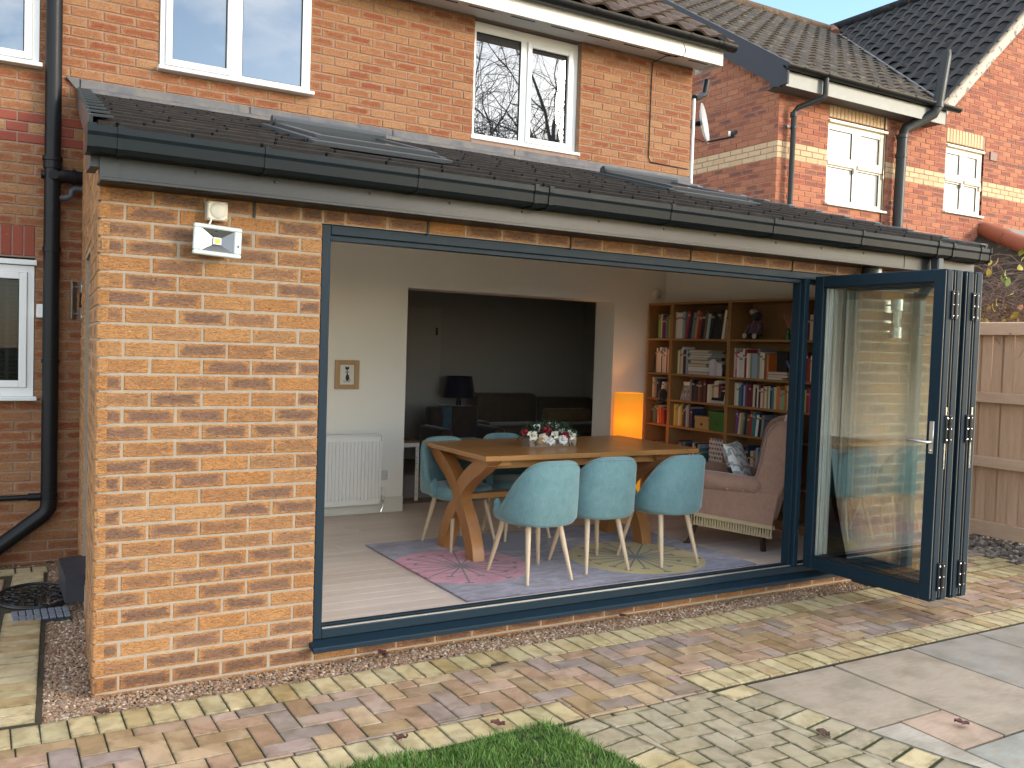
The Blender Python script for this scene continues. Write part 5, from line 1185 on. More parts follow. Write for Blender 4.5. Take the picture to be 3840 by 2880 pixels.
for x, y, z, c in spots: link('rose', {'r': RRm, 'w': RWm, 'p': RPm}[c], FB, (x*1.08, y*1.1, z*1.15-.01), (R(rnd.uniform(35, 70)), R(rnd.uniform(-30, 30)), rnd.uniform(-.6, .6)), scale=[rnd.uniform(1.0, 1.35)]*3)
b = MB()
for k in range(420):
    x, y = rnd.uniform(-.22, .23), rnd.uniform(-.06, .09); z = .05+.115*(1-(x/.26)**2)*rnd.random(); M = Matrix.Translation((x, y, z)) @ Matrix.Rotation(rnd.uniform(0, 6.28), 4, 'Z') @ Matrix.Rotation(rnd.uniform(-.3, 1.4), 4, 'X'); b.add([M @ v.co*1.0 for v in LVm.vertices], [tuple(f.vertices) for f in LVm.polygons])
b.build('foliage', LVm.materials[0], FB)
b = MB()
for x, ln in ((.03, .09), (.13, .1), (.16, .08), (-.17, .06)):
    for j in range(7): M = Matrix.Translation((x+j*.004, -.066-j*.001, .07-j*ln/7)) @ Matrix.Rotation(rnd.uniform(-2.5, -.5), 4, 'X') @ Matrix.Rotation(rnd.uniform(-1, 1), 4, 'Z'); b.add([M @ (v.co*.6) for v in LVm.vertices], [tuple(f.vertices) for f in LVm.polygons])
b.build('trailing_fern', LVm.materials[0], FB); MB().ball((.045, -.02, .105), .02, 8, 6, (1, 1, 1.3)).build('pine_cone', paint('cone_brown', (.07, .035, .02), .8), FB)
b = MB()
for k in range(26): a = k*2.4; b.tube([(-.125, -.07, .05), (-.125+.035*math.cos(a)*math.sqrt(k/26), -.085, .05+.035*math.sin(a)*math.sqrt(k/26))], .003, 4)
b.build('dried_flower', paint('dried_straw', (.52, .36, .18), .8), FB)

# ------------------------------------------------------------------ dining chairs
TEAL = fabric('chair_teal', (.098, .20, .22), (.165, .285, .30)); BEECH = wood('beech_leg', (.62, .48, .33), (.54, .40, .27), 2, 1., .45)
def chair(name, label, loc, rz):
    t = thing(name, label, 'chair', loc, rz, 'teal dining chairs round the oak table')
    def pl(th, off): # plan curve, th=0 rear
        a = .238+off; c = .225+off; s_, co = math.sin(th), math.cos(th); e = 2/2.6
        return (a*math.copysign(abs(s_)**e, s_), -c*math.copysign(abs(co)**e, co))
    rows = []; n = 30
    for i in range(n+1):
        th = R(-97)+R(194)*i/n; xx = pl(th, 0)[0]/.238; zt = .47+.345*max(0, 1-abs(math.sin(th))**3.4)**(1/2.2); zt = max(zt, .475); zb = .375+.03*abs(math.sin(th))**2
        rc = min(.022, (zt-zb)*.3); sec = []
        lean = lambda z: -.045*max(0, (z-.47)/.35)*math.cos(th)
        for off, z in ((.0, zb+.01), (.012, zb), (.035, zb), (.05, zb+rc), (.052, (zb+zt)/2), (.047, zt-rc), (.034, zt-.004), (.018, zt), (.006, zt-.012), (.0, zt-rc*1.4), (-.004, (zb+zt)/2)):
            p = pl(th, off); sec.append((p[0], p[1]+lean(z), z))
        rows.append(sec)
    MB().grid(rows, closed=True, cap=True).build('backrest', TEAL, t, smooth=70)
    MB().tube([s_[5] for s_ in rows], .0035, 5, False).build('piping', TEAL, t, smooth=60)
    rows = []; n = 32
    for f, z in ((.0, .372), (.90, .372), (.98, .385), (1.0, .41), (1.0, .435), (.96, .462), (.86, .474), (.5, .482), (.0, .485)):
        r_ = []
        for k in range(n):
            a = 2*math.pi*k/n; e = 2/2.7; x = .236*math.copysign(abs(math.cos(a))**e, math.cos(a)); y = .235*math.copysign(abs(math.sin(a))**e, math.sin(a)); r_.append((x*f, (y+.02)*f, z))
        rows.append(r_)
    MB().grid(rows, closed=True).build('seat', TEAL, t, smooth=70)
    for (tx, ty), (bx_, by_) in (((-.125, -.14), (-.18, -.235)), ((.125, -.14), (.18, -.235)), ((-.14, .15), (-.212, .235)), ((.14, .15), (.212, .235))):
        MB().tube([(tx, ty, .385), ((tx+bx_)/2, (ty+by_)/2, .19), (bx_, by_, 0)], [.0205, .017, .0115], 14).build('leg', BEECH, t, smooth=40)
    t.scale = (.95, .95, .97)
    return t
chair('dining_chair', 'teal velvet chair nearest the left end of the table, back turned', (2.715, .70, RT), R(1))
chair('dining_chair', 'middle of the three teal velvet chairs with their backs turned', (3.245, .775, RT), R(-3))
chair('dining_chair', 'teal velvet chair with its back turned beside the pink wing armchair', (3.82, .725, RT), R(2))
chair('dining_chair', 'teal velvet chair facing forward at the far left end of the table', (2.69, 1.72, RT), R(186))
chair('dining_chair', 'teal velvet chair mostly hidden behind the table and flowers', (3.27, 1.86, RT), R(178))
# ------------------------------------------------------------------ wing armchair
fwd = Vector((-.696, .718)); rt = Vector((.718, .696))
WC = thing('wing_armchair', 'dusty pink velvet wing armchair with a tasselled fringe', 'armchair', (4.796+fwd.x*.29+rt.x*.31, .608+fwd.y*.29+rt.y*.31, FZ), math.atan2(fwd.y, fwd.x)-math.pi/2)
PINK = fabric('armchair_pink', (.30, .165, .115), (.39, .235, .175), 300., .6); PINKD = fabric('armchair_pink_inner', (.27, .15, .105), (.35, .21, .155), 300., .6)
U = lambda u: u-.29        # rear leg sits at u = 0
def rprism(poly, x0, x1, bev, name, m, parent):
    """side profile (y,z) extruded in x with rounded edges"""
    b = MB().prism([(U(a), z) for a, z in poly], 0, x0, x1); me = b.mesh(name, m)
    bm_ = bmesh.new(); bm_.from_mesh(me); bmesh.ops.bevel(bm_, geom=bm_.edges[:], offset=bev, segments=3, affect='EDGES', profile=.6, clamp_overlap=True); bm_.to_mesh(me); bm_.free()
    me.polygons.foreach_set('use_smooth', [True]*len(me.polygons)); me.set_sharp_from_angle(angle=R(50)); return link(name, me, parent)
side_p = [(-.025, .185), (.505, .245), (.53, .44), (.12, .46), (-.075, .45)]
for sx in (-1, 1):
    xa, xb = (-.345, -.26) if sx < 0 else (.26, .345)
    rprism([(-.025, .185), (.55, .245), (.555, .47), (.1, .47), (-.07, .45)], xa, xb, .018, 'side_panel', PINK, WC)
    rows = []; n = 14   # rolled arm
    for i in range(13):
        t = i/12; u = .07+.46*t; zc = .505+.022*t; rr = .068+.012*t; e = .6 if i == 0 else 1.0; e = .75 if i == 12 else e
        rows.append([((-.305 if sx < 0 else .305)+rr*e*1.0*math.cos(2*math.pi*k/n), U(u), zc+rr*e*math.sin(2*math.pi*k/n)) for k in range(n)])
    MB().grid(rows, closed=True, cap=True).build('arm', PINK, WC, smooth=60)
    for u in (.2, .32):
        MB().ball(((-.305-.068) if sx < 0 else .305+.068, U(u), .47), .013, 10, 6, (.5, 1, 1)).build('button', PINK, WC, smooth=60)
    wing = [(.118, .44), (.125, .53), (.10, .60), (.075, .70), (.055, .82), (.04, .90), (.005, .965), (-.05, 1.0), (-.11, 1.015), (-.19, 1.01), (-.165, .70), (-.075, .43)]
    rprism(wing, (-.335 if sx < 0 else .275), (-.275 if sx < 0 else .335), .022, 'wing', PINK if sx < 0 else PINKD, WC)
    b = MB(); xo = -.338 if sx < 0 else .338; b.tube([(xo, U(a+.004), z) for a, z in wing[:10]], .006, 6, True); b.build('piping', PINKD, WC, smooth=60)
rprism([(-.06, .24), (.03, .24), (-.06, .75), (-.105, 1.03), (-.15, 1.055), (-.20, 1.04), (-.175, .7)], -.285, .285, .03, 'backrest', PINKD, WC)
rprism([(-.02, .20), (.585, .235), (.59, .36), (0, .36)], -.262, .262, .02, 'seat_base', PINK, WC)
rprism([(.02, .361), (.60, .361), (.61, .46), (.02, .45)], -.235, .235, .045, 'seat_cushion', PINKD, WC)
FR = paint('fringe_gold', (.46, .36, .21), .8, 1.45, .5); TS = MB().lathe([(.004, .0), (.007, -.012), (.006, -.02), (.010, -.06), (.0105, -.075)], 6).mesh('tassel', FR)
b = MB()
for sx in (-1, 1): M = Matrix.Translation((sx*.349, U(-.03), .195)) @ Matrix.Rotation(math.atan(.065/.6), 4, 'X'); b.box(-.004, .004, 0, .60, -.014, .016, .002, M)
b.box(-.35, .35, U(.575), U(.583), .225, .258, .002); b.box(-.345, .345, U(-.045), U(-.037), .18, .21, .002); b.build('braid', FR, WC)
for k in range(30):
    for sx in (-1, 1): link('tassel', TS, WC, (sx*.351, U(-.02+k*.0199), .188+k*.0199*.108))
for k in range(30): link('tassel', TS, WC, (-.335+k*.0231, U(.58), .232))
DKW = wood('dark_leg', (.05, .028, .018), (.03, .016, .01), 2)
for x, u in ((-.30, .03), (.30, .03)): MB().tube([(x, U(u+.015), .2), (x, U(u), 0)], [.03, .022], 4).build('leg', DKW, WC)
for x in (-.28, .28): MB().tube([(x, U(.53), .23), (x, U(.57), .15), (x, U(.575), .08), (x, U(.60), .03), (x, U(.625), .0)], [.034, .032, .02, .017, .022], 10).build('leg', DKW, WC, smooth=50)
cu = thing('cushion', 'white patterned cushion with a dark green corner on the wing armchair', 'cushion', (WC.location.x-fwd.x*.1-rt.x*.03, WC.location.y-fwd.y*.1-rt.y*.03, FZ+.47), WC.rotation_euler.z)
def cush_mat(name, c1, c2):
    g = NT(name); p = g.pos(); w_ = g.n('ShaderNodeTexWave', {'Vector': p, 'Scale': 5., 'Distortion': 14., 'Detail': 3., 'Detail Scale': 1.5}, wave_type='RINGS').outputs['Fac']; return g.out(g.mix(g.n('ShaderNodeMapRange', {0: w_, 1: .55, 2: .65}).outputs[0], rgb(*c1), rgb(*c2)), .8)
rows = []
for i in range(13):
    v = -1+2*i/12; rows.append([(.21*u_*(1-.06*(1-v*v)), .055*(s_*(max(0, (1-u_**4)*(1-v**4)))**.5), .17+.19*v*(1-.06*(1-u_*u_))) for s_, u_ in [(1, -1+k/6) for k in range(13)]+[(-1, 1-k/6) for k in range(1, 12)]])
b = MB().grid(rows, closed=True, cap=True); o = b.build('cover', cush_mat('cushion_swirl', (.70, .69, .66), (.32, .34, .35)), cu, smooth=70); cu.rotation_euler = (R(-22), 0, WC.rotation_euler.z-.25)
b = MB().grid([[(p[0], p[1]*1.06+math.copysign(.002, p[1]), p[2]) for p in r[:5]] for r in rows[:7]]); b.build('green_patch', paint('cushion_green', (.03, .07, .065), .8), cu, smooth=70)
th_ = thing('throw', 'pale grey throw draped over the front of the pink armchair', 'throw', (4.796+fwd.x*.88+rt.x*.05, .608+fwd.y*.88+rt.y*.05, FZ), WC.rotation_euler.z); rows = []
for i in range(9):
    t = i/8; rows.append([(-.02+.022*k+.012*math.sin(k*2.1+t*2), -.05+.02*math.sin(k*1.7+t*3)-.03*t, .56-.16*t) for k in range(7)])
MB().grid(rows).build('cloth', fabric('throw_grey', (.30, .25, .24), (.42, .37, .35)), th_, smooth=70)

# ------------------------------------------------------------------ column lamp (lit)
LP = thing('column_lamp', 'lit tall amber cylinder lamp in the corner by the bookcase', 'lamp', (5.215, 2.93, FZ))
g = NT('amber_shade'); p = g.pos(); em = g.n('ShaderNodeEmission', {'Color': rgb(1, .56, .05), 'Strength': .10}).outputs[0]; tr = g.n('ShaderNodeBsdfTranslucent', {'Color': rgb(.60, .31, .014)}).outputs[0]; df = g.n('ShaderNodeBsdfDiffuse', {'Color': rgb(.7, .35, .06)}).outputs[0]
a1 = g.n('ShaderNodeMixShader', {0: .5, 1: tr, 2: df}).outputs[0]; a2 = g.n('ShaderNodeAddShader', {0: em, 1: a1}).outputs[0]; g.n('ShaderNodeOutputMaterial', {'Surface': a2})
b = MB(); b.lathe([(.145, .02), (.145, 1.09), (.142, 1.09), (.142, .02)], 32); b.build('lamp_shade', g.m, LP, smooth=40)
b = MB(); b.lathe([(0, 0), (.14, 0), (.14, .02), (0, .02)], 24); b.cyl((0, 0, .02), (0, 0, .7), .01, None, 8); b.build('lamp_base', DKW, LP)
b = MB(); b.ball((0, 0, .70), .03, 12, 8); ge = NT('bulb'); ge.n('ShaderNodeOutputMaterial', {'Surface': ge.n('ShaderNodeEmission', {'Color': rgb(1, .55, .2), 'Strength': 1.0}).outputs[0]}); b.build('bulb', ge.m, LP, smooth=60)
pl_ = bpy.data.lights.new('lamp_light', 'POINT'); pl_.energy = 2.2; pl_.color = (1, .5, .16); pl_.shadow_soft_size = .04; plo = bpy.data.objects.new('lamp_light', pl_); col.objects.link(plo); plo.parent = LP; plo.location = (-.03, -.02, .80)

# ------------------------------------------------------------------ bookcases and books
BKW = wood('bookcase_oak', (.36, .19, .075), (.28, .14, .052), 1, .8, .5); BKB = wood('bookcase_back', (.26, .14, .06), (.22, .115, .048), 2, .8, .6)
XF, XB = 5.55, 5.825
bays = [('narrow left bookcase', 2.716, 3.087), ('wide middle bookcase', 1.903, 2.716), ('wide right bookcase', 1.084, 1.903), ('bookcase behind the door post', .285, 1.084)]
shz = [.17, .475, .865, 1.125, 1.385, 1.735]; topz = 2.095
for nm, ya, yb in bays:
    t = thing('bookcase', {'n': 'narrow oak bookcase next to the amber lamp', 'w': 'wide oak bookcase '+('between the two other bookcases' if 'middle' in nm else 'behind the pink wing armchair'), 'b': 'oak bookcase half hidden behind the folding door post'}[nm[0]], 'bookcase', group='row of oak bookcases')
    bx('side_panel', BKW, t, XF, XB, ya+.001, ya+.02, FZ, topz, .001); bx('side_panel', BKW, t, XF, XB, yb-.02, yb-.001, FZ, topz, .001); bx('top_panel', BKW, t, XF, XB, ya+.0205, yb-.0205, topz-.02, topz-.0005, .001)
    bx('back_panel', BKB, t, XB-.005, XB, ya+.021, yb-.021, FZ, topz-.021)
    for z in shz: bx('shelf', BKW, t, XF+.004, XB-.006, ya+.0205, yb-.0205, z-.02, z, .001)
    bx('plinth', BKW, t, XF+.02, XF+.035, ya+.0205, yb-.0205, FZ, .149)
HUE = {'white': (.55, .55, .52), 'cream': (.52, .44, .32), 'black': (.015, .015, .017), 'navy': (.02, .03, .07), 'blue': (.05, .10, .22), 'teal': (.04, .16, .18), 'green': (.04, .13, .05), 'lime': (.22, .32, .08), 'red': (.28, .03, .03), 'maroon': (.12, .02, .03), 'pink': (.5, .04, .16), 'orange': (.48, .14, .03), 'yellow': (.5, .36, .06), 'purple': (.13, .04, .16), 'grey': (.18, .19, .21), 'pale blue': (.25, .33, .38), 'brown': (.14, .075, .04), 'tan': (.32, .22, .12)}
SPN = {}
def spine_mat(c):
    if c not in SPN:
        g = NT('book_'+c.replace(' ', '_')); p = g.pos(); rn = g.rand(); s = g.n('ShaderNodeSeparateXYZ', {0: p}); base = HUE[c]
        cc = g.mix(g.math('MULTIPLY', rn, .5), rgb(*base), rgb(*[min(1, x*1.5+.01) for x in base]))
        tc = g.n('ShaderNodeTexCoord').outputs['Generated']; tz_ = g.n('ShaderNodeSeparateXYZ', {0: tc}).outputs[2]
        pick = g.math('GREATER_THAN', g.math('FRACT', g.math('MULTIPLY', rn, 9.7)), .45); band = g.math('LESS_THAN', g.math('ABSOLUTE', g.math('SUBTRACT', tz_, g.math('ADD', .72, g.math('MULTIPLY', rn, .15)))), .04)
        cc = g.mix(g.math('MULTIPLY', g.math('MULTIPLY', band, pick), .7), cc, rgb(.5, .42, .28) if sum(base) < .5 else rgb(.12, .06, .05)); SPN[c] = g.out(cc, .45)
    return SPN[c]
PAGE = paint('book_pages', (.55, .50, .40), .8)
ORD = ['first', 'second', 'third', 'fourth', 'fifth', 'sixth', 'seventh', 'eighth', 'ninth', 'tenth', 'eleventh', 'twelfth', 'thirteenth', 'fourteenth', 'fifteenth', 'sixteenth', 'seventeenth', 'eighteenth', 'nineteenth', 'twentieth', 'twenty first', 'twenty second', 'twenty third', 'twenty fourth', 'twenty fifth', 'twenty sixth', 'twenty seventh', 'twenty eighth', 'twenty ninth', 'thirtieth']
SHN = {1.735: 'top', 1.385: 'second', 1.125: 'third', .865: 'fourth', .475: 'fifth', .17: 'lowest'}
def book(label, y, z, w, h, d, c, lean=0.0, xf=None):
    """spine towards -X; y is the edge nearest the far wall"""
    t = thing('book', label, 'book', (XF+.03 if xf is None else xf, y, z), 0, 'books on the bookcases'); t.rotation_euler = (lean, 0, 0)
    b = MB(); b.box(0, .004, -w, 0, 0, h, .001); b.box(.004, d, -w, -w+.003, 0, h); b.box(.004, d, -.003, 0, 0, h); b.build('cover', spine_mat(c), t)
    MB().box(.0042, d-.006, -w+.0031, -.0031, .004, h-.005).build('pages', PAGE, t)
def row(bay, z, cols, hr, wr, start=.02, lean_from=99, ln=0.18, xf=None, skip_label=''):
    nm, ya, yb = bays[bay]; y = yb-.021-start
    for i, c in enumerate(cols):
        w = rnd.uniform(*wr); h = rnd.uniform(*hr); le = 0.0
        if i >= lean_from: le = ln; y -= h*math.sin(ln)*.16
        if y-w < ya+.02: break
        book('%s book %s from left, %s shelf, %s' % (c, ORD[i], SHN[z], nm), y, z+.0006, w, h, rnd.uniform(.14, .2), c, le if le == 0 else le, xf); y -= w+.0012
r_ = lambda s: s.split(',')
row(0, 1.735, r_('lime,lime,cream,purple,maroon,purple,grey,green,lime,green'), (.21, .25), (.016, .026), .11)
row(0, 1.385, r_('black,cream,cream,white,maroon,cream,cream,white,red,cream,white,cream'), (.19, .26), (.014, .026), .08)
row(0, 1.125, r_('cream,tan,grey,black,black,white,cream,tan'), (.15, .21), (.016, .03), .05, 5, .16)
row(0, .865, r_('maroon,teal,green,maroon,cream,red,orange,red,red'), (.16, .22), (.015, .03), .06, 5, -.1)
row(0, .475, r_('tan,maroon,black,cream,tan,orange,cream,tan'), (.16, .22), (.018, .03), .06)
row(1, 1.735, r_('white,white,white,pale blue,red,navy,grey,tan,red,black,brown,pale blue,black,black,black,black,cream'), (.24, .30), (.022, .04), .01, 4, .14)
row(1, 1.385, r_('lime,white,lime,cream,white,maroon,black,pale blue'), (.23, .27), (.012, .022), .05)
row(1, 1.125, r_('grey,black,navy,black,brown,maroon,black,maroon,black,cream,cream,tan,cream,cream,maroon'), (.17, .22), (.022, .034), .25)
row(1, .865, r_('yellow,lime,tan,cream,yellow,lime,brown,black,navy,pale blue,grey,black,navy'), (.17, .235), (.014, .026), .03)
row(1, .475, r_('maroon,grey,blue,teal,navy,maroon,orange,black,cream,black,teal,pale blue,teal'), (.17, .25), (.02, .03), .10)
row(2, 1.385, r_('cream,pink,white,white,white,white,red,white,cream,grey,pale blue,pale blue,grey,cream,white,brown,orange'), (.21, .27), (.016, .032), .03)
row(2, 1.125, r_('cream,white,teal,blue,navy,pale blue,purple,maroon,maroon,maroon,cream,black,white,maroon,cream,tan,cream,tan,white,black,teal,cream,orange,orange,pale blue,lime,orange,cream'), (.17, .22), (.015, .027), .05)
row(2, .865, r_('purple,cream,tan,teal,black,brown,red,teal,teal,white,black,grey'), (.18, .23), (.016, .03), .08, 1, .09)
row(2, .475, r_('blue,navy,navy,navy,navy,navy,navy,black,cream,tan,pale blue,blue'), (.23, .3), (.024, .036), .02)
row(3, 1.735, r_('red,maroon,cream,orange,white,navy'), (.2, .26), (.02, .034), .02)
row(3, 1.385, r_('pink,maroon,red,cream,white,navy'), (.2, .26), (.02, .034), .02)
row(3, 1.125, r_('green,lime,red,pink,cream,white'), (.17, .22), (.02, .034), .02)
# title on the pink spine
pk = next(o for o in bpy.data.objects if o.get('label', '').startswith('pink book second from left, second shelf, wide right'))
tcu = bpy.data.curves.new('title', 'FONT'); tcu.body = 'SEWING'; tcu.size = .030; tob = bpy.data.objects.new('title_curve', tcu); tme = bpy.data.meshes.new_from_object(tob); bpy.data.objects.remove(tob)
tme.materials.append(paint('title_white', (.75, .72, .70), .5)); to_ = link('title', tme, pk); to_.matrix_local = Matrix(((0, 0, -1, -.0006), (0, -1, 0, -.004), (-1, 0, 0, .19), (0, 0, 0, 1)))
# lying books and papers
def flat(label, bay, off, z, l, h, d, c, rot=0.0):
    t = thing('book', label, 'book', (XF+.03, bays[bay][2]-off, z), rot, 'books lying flat on the bookcases'); MB().box(0, d, -l, 0, 0, .003, .0005).build('cover', spine_mat(c), t); MB().box(0, d, -l, 0, h-.003, h, .0005).build('cover', spine_mat(c), t); MB().box(.004, d-.004, -l+.004, -.003, .0031, h-.0031).build('pages', PAGE if c != 'white' else spine_mat('white'), t)
z = 1.386; zz = [z]
for k, (c, h, l) in enumerate((('blue', .03, .30), ('white', .045, .29), ('tan', .03, .26), ('teal', .035, .3), ('grey', .028, .27), ('white', .016, .31), ('black', .026, .3), ('white', .014, .27), ('cream', .010, .28))): flat('%s folder, %s from the bottom of the shelved paper pile' % (c, ORD[k]), 1, .24+rnd.uniform(-.02, .03), zz[-1], l, h, .2, c, rnd.uniform(-.1, .1)); zz.append(zz[-1]+h+.0008)
for k, (c, h, l) in enumerate((('white', .018, .2), ('orange', .025, .25), ('red', .025, .22))): flat('%s book lying flat under the dark framed card in the right bookcase' % c, 2, .43+.02*k, 1.386+sum((.0188, .0258, 0)[:k]), l, h, .17, c)
t = thing('book', 'dark green book standing face out on the second shelf of the right bookcase', 'book', (XF+.075, 1.375, 1.386+.07), 0, None); MB().box(0, .02, -.12, .0, 0, .18, .001).build('cover', spine_mat('black'), t)
t = thing('book', 'bright yellow and blue book leaning diagonally in the right bookcase', 'book', (XF+.03, 1.215, 1.56), 0, None); t.rotation_euler = (R(-212), 0, 0); MB().box(0, .15, -.022, 0, 0, .075, .001).build('cover', spine_mat('blue'), t); MB().box(0, .15, -.022, 0, .0755, .14, .001).build('cover', spine_mat('red'), t); MB().box(0, .15, -.022, 0, .1405, .2, .001).build('cover', spine_mat('yellow'), t)
def shelf_box(name, label, y0, y1, z, h, m, hole):
    t = thing(name, label, 'box'); bx('box_body', m, t, XF+.015, XF+.22, y0, y1, z, z+h*.72, .002); bx('box_lid', m, t, XF+.01, XF+.225, y0-.003, y1+.003, z+h*.7205, z+h, .002)
    if hole: b = MB(); b.cyl((XF+.012, (y0+y1)/2, z+h*.38), (XF+.0151, (y0+y1)/2, z+h*.38), .013, None, 14); b.build('finger_hole', DARK, t)
    else: bx('label_holder', paint('box_label_green', (.02, .10, .03), .4), t, XF+.011, XF+.0149, (y0+y1)/2-.03, (y0+y1)/2+.03, z+h*.25, z+h*.5, .001)
shelf_box('storage_box', 'small tan cardboard box with a round finger hole on the fourth shelf', 2.145, 2.335, .8655, .125, paint('box_tan', (.42, .25, .10), .7), True)
shelf_box('storage_box', 'green lidded storage box on the fourth shelf of the middle bookcase', 1.935, 2.135, .8655, .185, paint('box_green', (.03, .14, .03), .6), False)
def roundel_mat():
    g = NT('roundel_print'); p = g.pos(); s = g.n('ShaderNodeSeparateXYZ', {0: p}); k = 1/.036
    u = g.math('MULTIPLY', s.outputs[1], k); v = g.math('MULTIPLY', s.outputs[2], k*.85); iv = g.math('FLOOR', v); u = g.math('ADD', u, g.math('MULTIPLY', g.math('MODULO', iv, 2.), .5))
    du = g.math('SUBTRACT', g.math('FRACT', u), .5); dv_ = g.math('SUBTRACT', g.math('FRACT', v), .5); r = g.math('POWER', g.math('ADD', g.math('POWER', du, 2.), g.math('POWER', dv_, 2.)), .5)
    ring = g.math('LESS_THAN', g.math('ABSOLUTE', g.math('SUBTRACT', r, .24)), .08); bar = g.math('MULTIPLY', g.math('LESS_THAN', g.math('ABSOLUTE', dv_), .07), g.math('LESS_THAN', g.math('ABSOLUTE', du), .4))
    idx = g.math('FRACT', g.math('MULTIPLY', g.math('ADD', g.math('FLOOR', u), g.math('MULTIPLY', iv, 1.7)), .38)); c = g.ramp(idx, [(0, rgb(.35, .03, .03)), (.3, rgb(.03, .04, .15)), (.6, rgb(.5, .32, .05)), (.8, rgb(.25, .2, .18))], 'CONSTANT')
    a = g.mix(ring, rgb(.62, .60, .56), c); return g.out(g.mix(bar, a, rgb(.03, .04, .12)), .5)
for k in range(2): bx('file_body', roundel_mat() if k == 0 else bpy.data.materials['roundel_print'], thing('magazine_file', '%s white magazine file printed with coloured roundels on the fifth shelf' % ('left hand' if k == 0 else 'right hand'), 'magazine file', group='roundel magazine files'), XF+.012, XF+.25, 2.025-k*.098, 2.12-k*.098, .4755, .795, .003)
# small things on the shelves
dl = thing('soft_toy', 'dark soft toy in a checked shirt and pale cap on the top shelf', 'soft toy', (XF+.1, 1.655, 1.736)); DT = fabric('toy_dark', (.012, .010, .012), (.03, .022, .028), 200.); TSH = fabric('toy_shirt', (.06, .02, .045), (.10, .05, .07), 90.)
b = MB(); b.ball((0, 0, .10), .065, 12, 8, (.8, 1, 1.15)); b.build('body', TSH, dl, smooth=60); b = MB(); b.ball((0, .005, .21), .05, 12, 8, (.95, 1, .95)); b.ball((-.03, .02, .205), .02, 8, 6); b.build('head', DT, dl, smooth=60)
b = MB(); b.ball((-.005, .03, .25), .047, 12, 6, (1, 1.05, .7)); b.build('cap', fabric('toy_cap', (.28, .24, .22), (.36, .31, .28), 200.), dl, smooth=60)
for y in (-.06, .065): MB().tube([(-.01, y*.9, .14), (-.03, y*1.25, .09), (-.06, y*1.1, .05)], [.022, .02, .02], 8).build('arm', TSH, dl, smooth=60)
for y in (-.045, .045): b = MB(); b.tube([(-.01, y, .04), (-.07, y*1.3, .025)], [.03, .026], 8); b.build('leg', DT, dl, smooth=60); MB().ball((-.09, y*1.35, .03), .026, 8, 6, (.5, 1, 1)).build('foot_pad', paint('toy_pad', (.4, .36, .3), .8), dl, smooth=60)
vz = thing('vase', 'tiny green glass bottle holding a dry pink sprig on the top shelf', 'vase', (XF+.06, 1.245, 1.736)); b = MB(); b.lathe([(0, 0), (.024, 0), (.028, .02), (.018, .045), (.012, .06), (.018, .075), (.018, .09), (.01, .1)], 14); b.build('bottle', paint('green_glass', (.02, .12, .04), .1), vz, smooth=50)
b = MB()
for k in range(9): a = k*.7; b.tube([(0, 0, .09), (.02*math.cos(a), .02*math.sin(a), .15), (.05*math.cos(a+.3), .05*math.sin(a+.3), .2+.008*k)], .0022, 4)
b.build('sprig', paint('sprig_pink', (.45, .18, .16), .7), vz)
cp = thing('photo_stand', 'folded photo card standing on the third shelf of the middle bookcase', 'card', (XF+.03, 2.52, 1.126)); 
g = NT('photo_print'); p = g.pos(); cph = g.ramp(g.noise(p, 40, 5, .7), [(.3, rgb(.05, .05, .06)), (.5, rgb(.3, .27, .27)), (.65, rgb(.55, .53, .5))])
M = Matrix.Rotation(R(-16), 4, 'Y'); MB().box(0, .003, -.11, .06, 0, .15, 0, Matrix.Rotation(R(14), 4, 'Y')).build('front_flap', g.out(cph, .5), cp); MB().box(.075, .078, -.11, .06, 0, .15, 0, Matrix.Translation((0, 0, .018)) @ Matrix.Rotation(R(-14), 4, 'Y')).build('back_flap', WHITE, cp)
dg = thing('desk_clock', 'white framed digital display on the third shelf of the middle bookcase', 'clock', (XF+.02, 2.10, 1.126)); Mr = Matrix.Rotation(R(12), 4, 'Y'); MB().box(0, .02, -.155, .045, 0, .135, .008, Mr).build('case', paint('case_grey', (.45, .44, .42), .4), dg); MB().box(-.0015, -.0002, -.135, .025, .028, .118, 0, Mr).build('screen', paint('screen_dark', (.03, .035, .03), .2), dg)
pp = thing('loose_paper', 'curled white sheets sliding off the paper pile', 'paper', (XF+.02, 2.14, 1.386)); rows = []
for i in range(7): t_ = i/6; rows.append([(.0+.02*math.sin(k)-.004*i, .03-.03*k-.02*t_, .14*t_+.02*math.sin(k*.9)*t_) for k in range(7)])
MB().grid(rows).build('sheet', paint('paper_bluish', (.50, .50, .55), .7), pp, smooth=60)
cap_ = thing('baseball_cap', 'black cap hanging at the narrow bookcase', 'cap', (XF-.005, 2.80, 1.16)); b = MB(); b.ball((0, 0, 0), .065, 12, 8, (.45, 1, 1)); b.build('crown', fabric('cap_black', (.012, .012, .014), (.02, .02, .024)), cap_, smooth=60); MB().ball((-.03, .01, -.06), .05, 10, 6, (.4, 1.1, .35)).build('peak', bpy.data.materials['cap_black'], cap_, smooth=60)

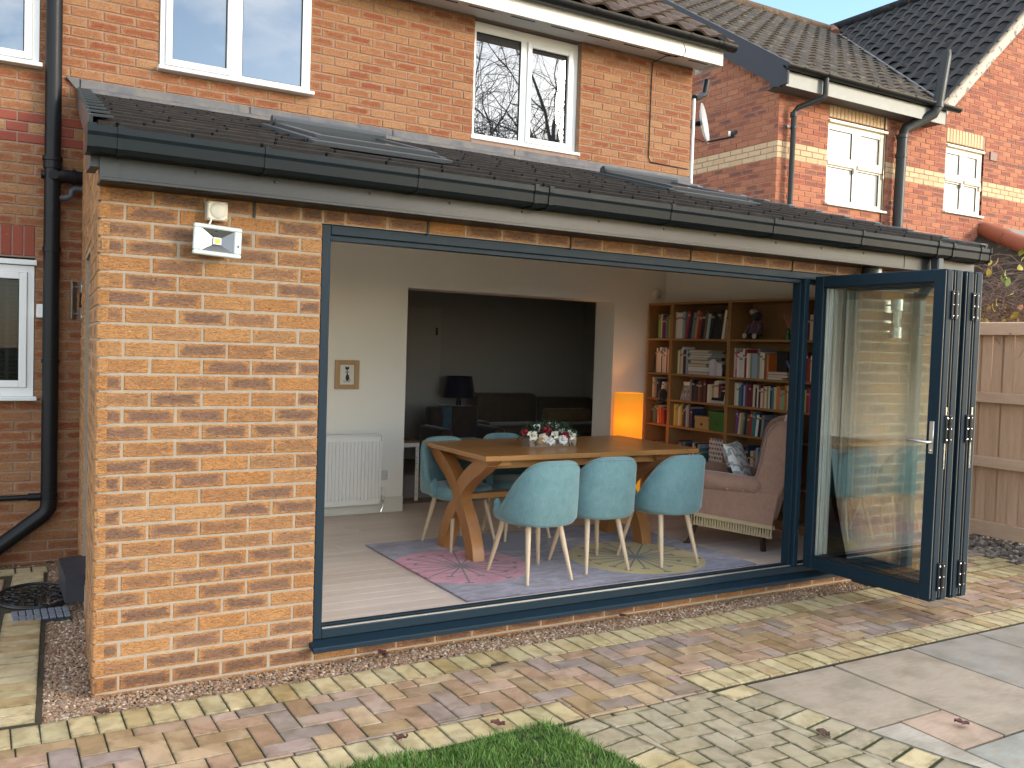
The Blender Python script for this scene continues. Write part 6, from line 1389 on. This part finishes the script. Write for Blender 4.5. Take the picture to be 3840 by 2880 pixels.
# ------------------------------------------------------------------ living room furniture (dim)
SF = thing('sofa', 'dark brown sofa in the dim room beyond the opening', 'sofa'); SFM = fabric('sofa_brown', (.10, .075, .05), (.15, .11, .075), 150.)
def soft(name, x0, x1, y0, y1, z0, z1, m, parent, r=.06):
    me = MB().box(x0, x1, y0, y1, z0, z1).mesh(name, m); bm_ = bmesh.new(); bm_.from_mesh(me); bmesh.ops.bevel(bm_, geom=bm_.edges[:], offset=r, segments=3, affect='EDGES', profile=.6); bm_.to_mesh(me); bm_.free(); me.polygons.foreach_set('use_smooth', [True]*len(me.polygons)); return link(name, me, parent)
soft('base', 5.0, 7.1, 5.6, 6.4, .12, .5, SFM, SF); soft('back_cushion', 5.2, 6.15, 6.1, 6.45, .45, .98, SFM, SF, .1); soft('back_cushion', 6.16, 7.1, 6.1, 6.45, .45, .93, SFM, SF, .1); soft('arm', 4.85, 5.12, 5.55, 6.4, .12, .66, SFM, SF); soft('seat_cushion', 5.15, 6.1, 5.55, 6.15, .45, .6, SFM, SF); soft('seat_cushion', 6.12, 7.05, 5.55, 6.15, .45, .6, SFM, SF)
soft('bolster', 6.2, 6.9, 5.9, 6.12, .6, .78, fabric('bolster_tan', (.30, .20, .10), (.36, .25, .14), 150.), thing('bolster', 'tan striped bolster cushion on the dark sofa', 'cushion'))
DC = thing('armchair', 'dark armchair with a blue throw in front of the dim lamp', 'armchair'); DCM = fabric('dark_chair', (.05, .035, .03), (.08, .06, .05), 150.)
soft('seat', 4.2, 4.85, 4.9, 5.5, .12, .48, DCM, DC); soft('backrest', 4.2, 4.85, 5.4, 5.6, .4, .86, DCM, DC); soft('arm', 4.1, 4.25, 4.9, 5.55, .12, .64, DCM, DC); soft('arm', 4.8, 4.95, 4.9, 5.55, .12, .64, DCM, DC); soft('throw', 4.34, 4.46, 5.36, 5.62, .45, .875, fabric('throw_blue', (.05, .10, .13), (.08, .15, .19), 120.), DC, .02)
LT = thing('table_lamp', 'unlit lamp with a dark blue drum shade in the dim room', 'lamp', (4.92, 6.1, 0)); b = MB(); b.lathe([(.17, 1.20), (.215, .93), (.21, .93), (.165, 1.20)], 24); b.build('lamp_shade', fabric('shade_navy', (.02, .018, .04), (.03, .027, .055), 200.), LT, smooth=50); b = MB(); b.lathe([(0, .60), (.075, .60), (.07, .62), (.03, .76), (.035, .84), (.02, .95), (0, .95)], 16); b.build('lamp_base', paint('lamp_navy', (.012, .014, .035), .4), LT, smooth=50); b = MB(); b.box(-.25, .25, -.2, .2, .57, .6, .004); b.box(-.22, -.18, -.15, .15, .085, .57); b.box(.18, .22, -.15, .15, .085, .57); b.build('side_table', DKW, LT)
MS = thing('metal_stand', 'white drilled angle iron stand just beyond the opening', 'stand', (3.0, 3.62, FZ)); AW = paint('stand_white', (.60, .58, .52), .5)
for x, y in ((.215, 0), (.215, .5), (-.6, 0), (-.6, .5)):
    b = MB(); b.box(x-.018, x+.018, y, y+.004, 0, .56); b.box(x+.014, x+.018, y+.0041, y+.036, 0, .56); b.build('leg', AW, MS)
    if x > 0 and y == 0:
        for k in range(9): MB().cyl((x-.004, -.0025, .06+k*.06), (x-.004, .0, .06+k*.06), .004, None, 6).build('bolt', DARK, MS)
b = MB(); b.box(-.618, .233, -.004, 0, .52, .56); b.box(-.618, .233, .536, .54, .52, .56); b.build('rail', AW, MS); bx('top', wood('stand_top', (.2, .11, .06), (.14, .075, .04), 0), MS, -.62, .235, -.005, .545, .56, .58, .002)
GT = thing('guitar_neck', 'brown wooden instrument neck upright behind the white stand', 'instrument', (3.015, 3.75, FZ+.58)); b = MB(); b.box(-.02, .02, -.012, .012, 0, .74, .004); b.build('neck', wood('neck_brown', (.22, .10, .04), (.12, .05, .02), 2), GT); b = MB(); b.box(-.03, .03, -.012, .012, .7405, .86, .006); b.build('headstock', bpy.data.materials['neck_brown'], GT)
b = MB()
for k in range(3):
    for s_ in (-1, 1): b.cyl((s_*.03, 0, .765+k*.033), (s_*.06, 0, .765+k*.033), .006, None, 6)
b.build('tuning_peg', DKW, GT)
soft('toy_block', 3.06, 3.14, 3.85, 3.95, FZ+.581, FZ+.68, paint('maroon_case', (.12, .02, .025), .6), thing('small_case', 'dark red case lying on the white stand', 'case'), .01)
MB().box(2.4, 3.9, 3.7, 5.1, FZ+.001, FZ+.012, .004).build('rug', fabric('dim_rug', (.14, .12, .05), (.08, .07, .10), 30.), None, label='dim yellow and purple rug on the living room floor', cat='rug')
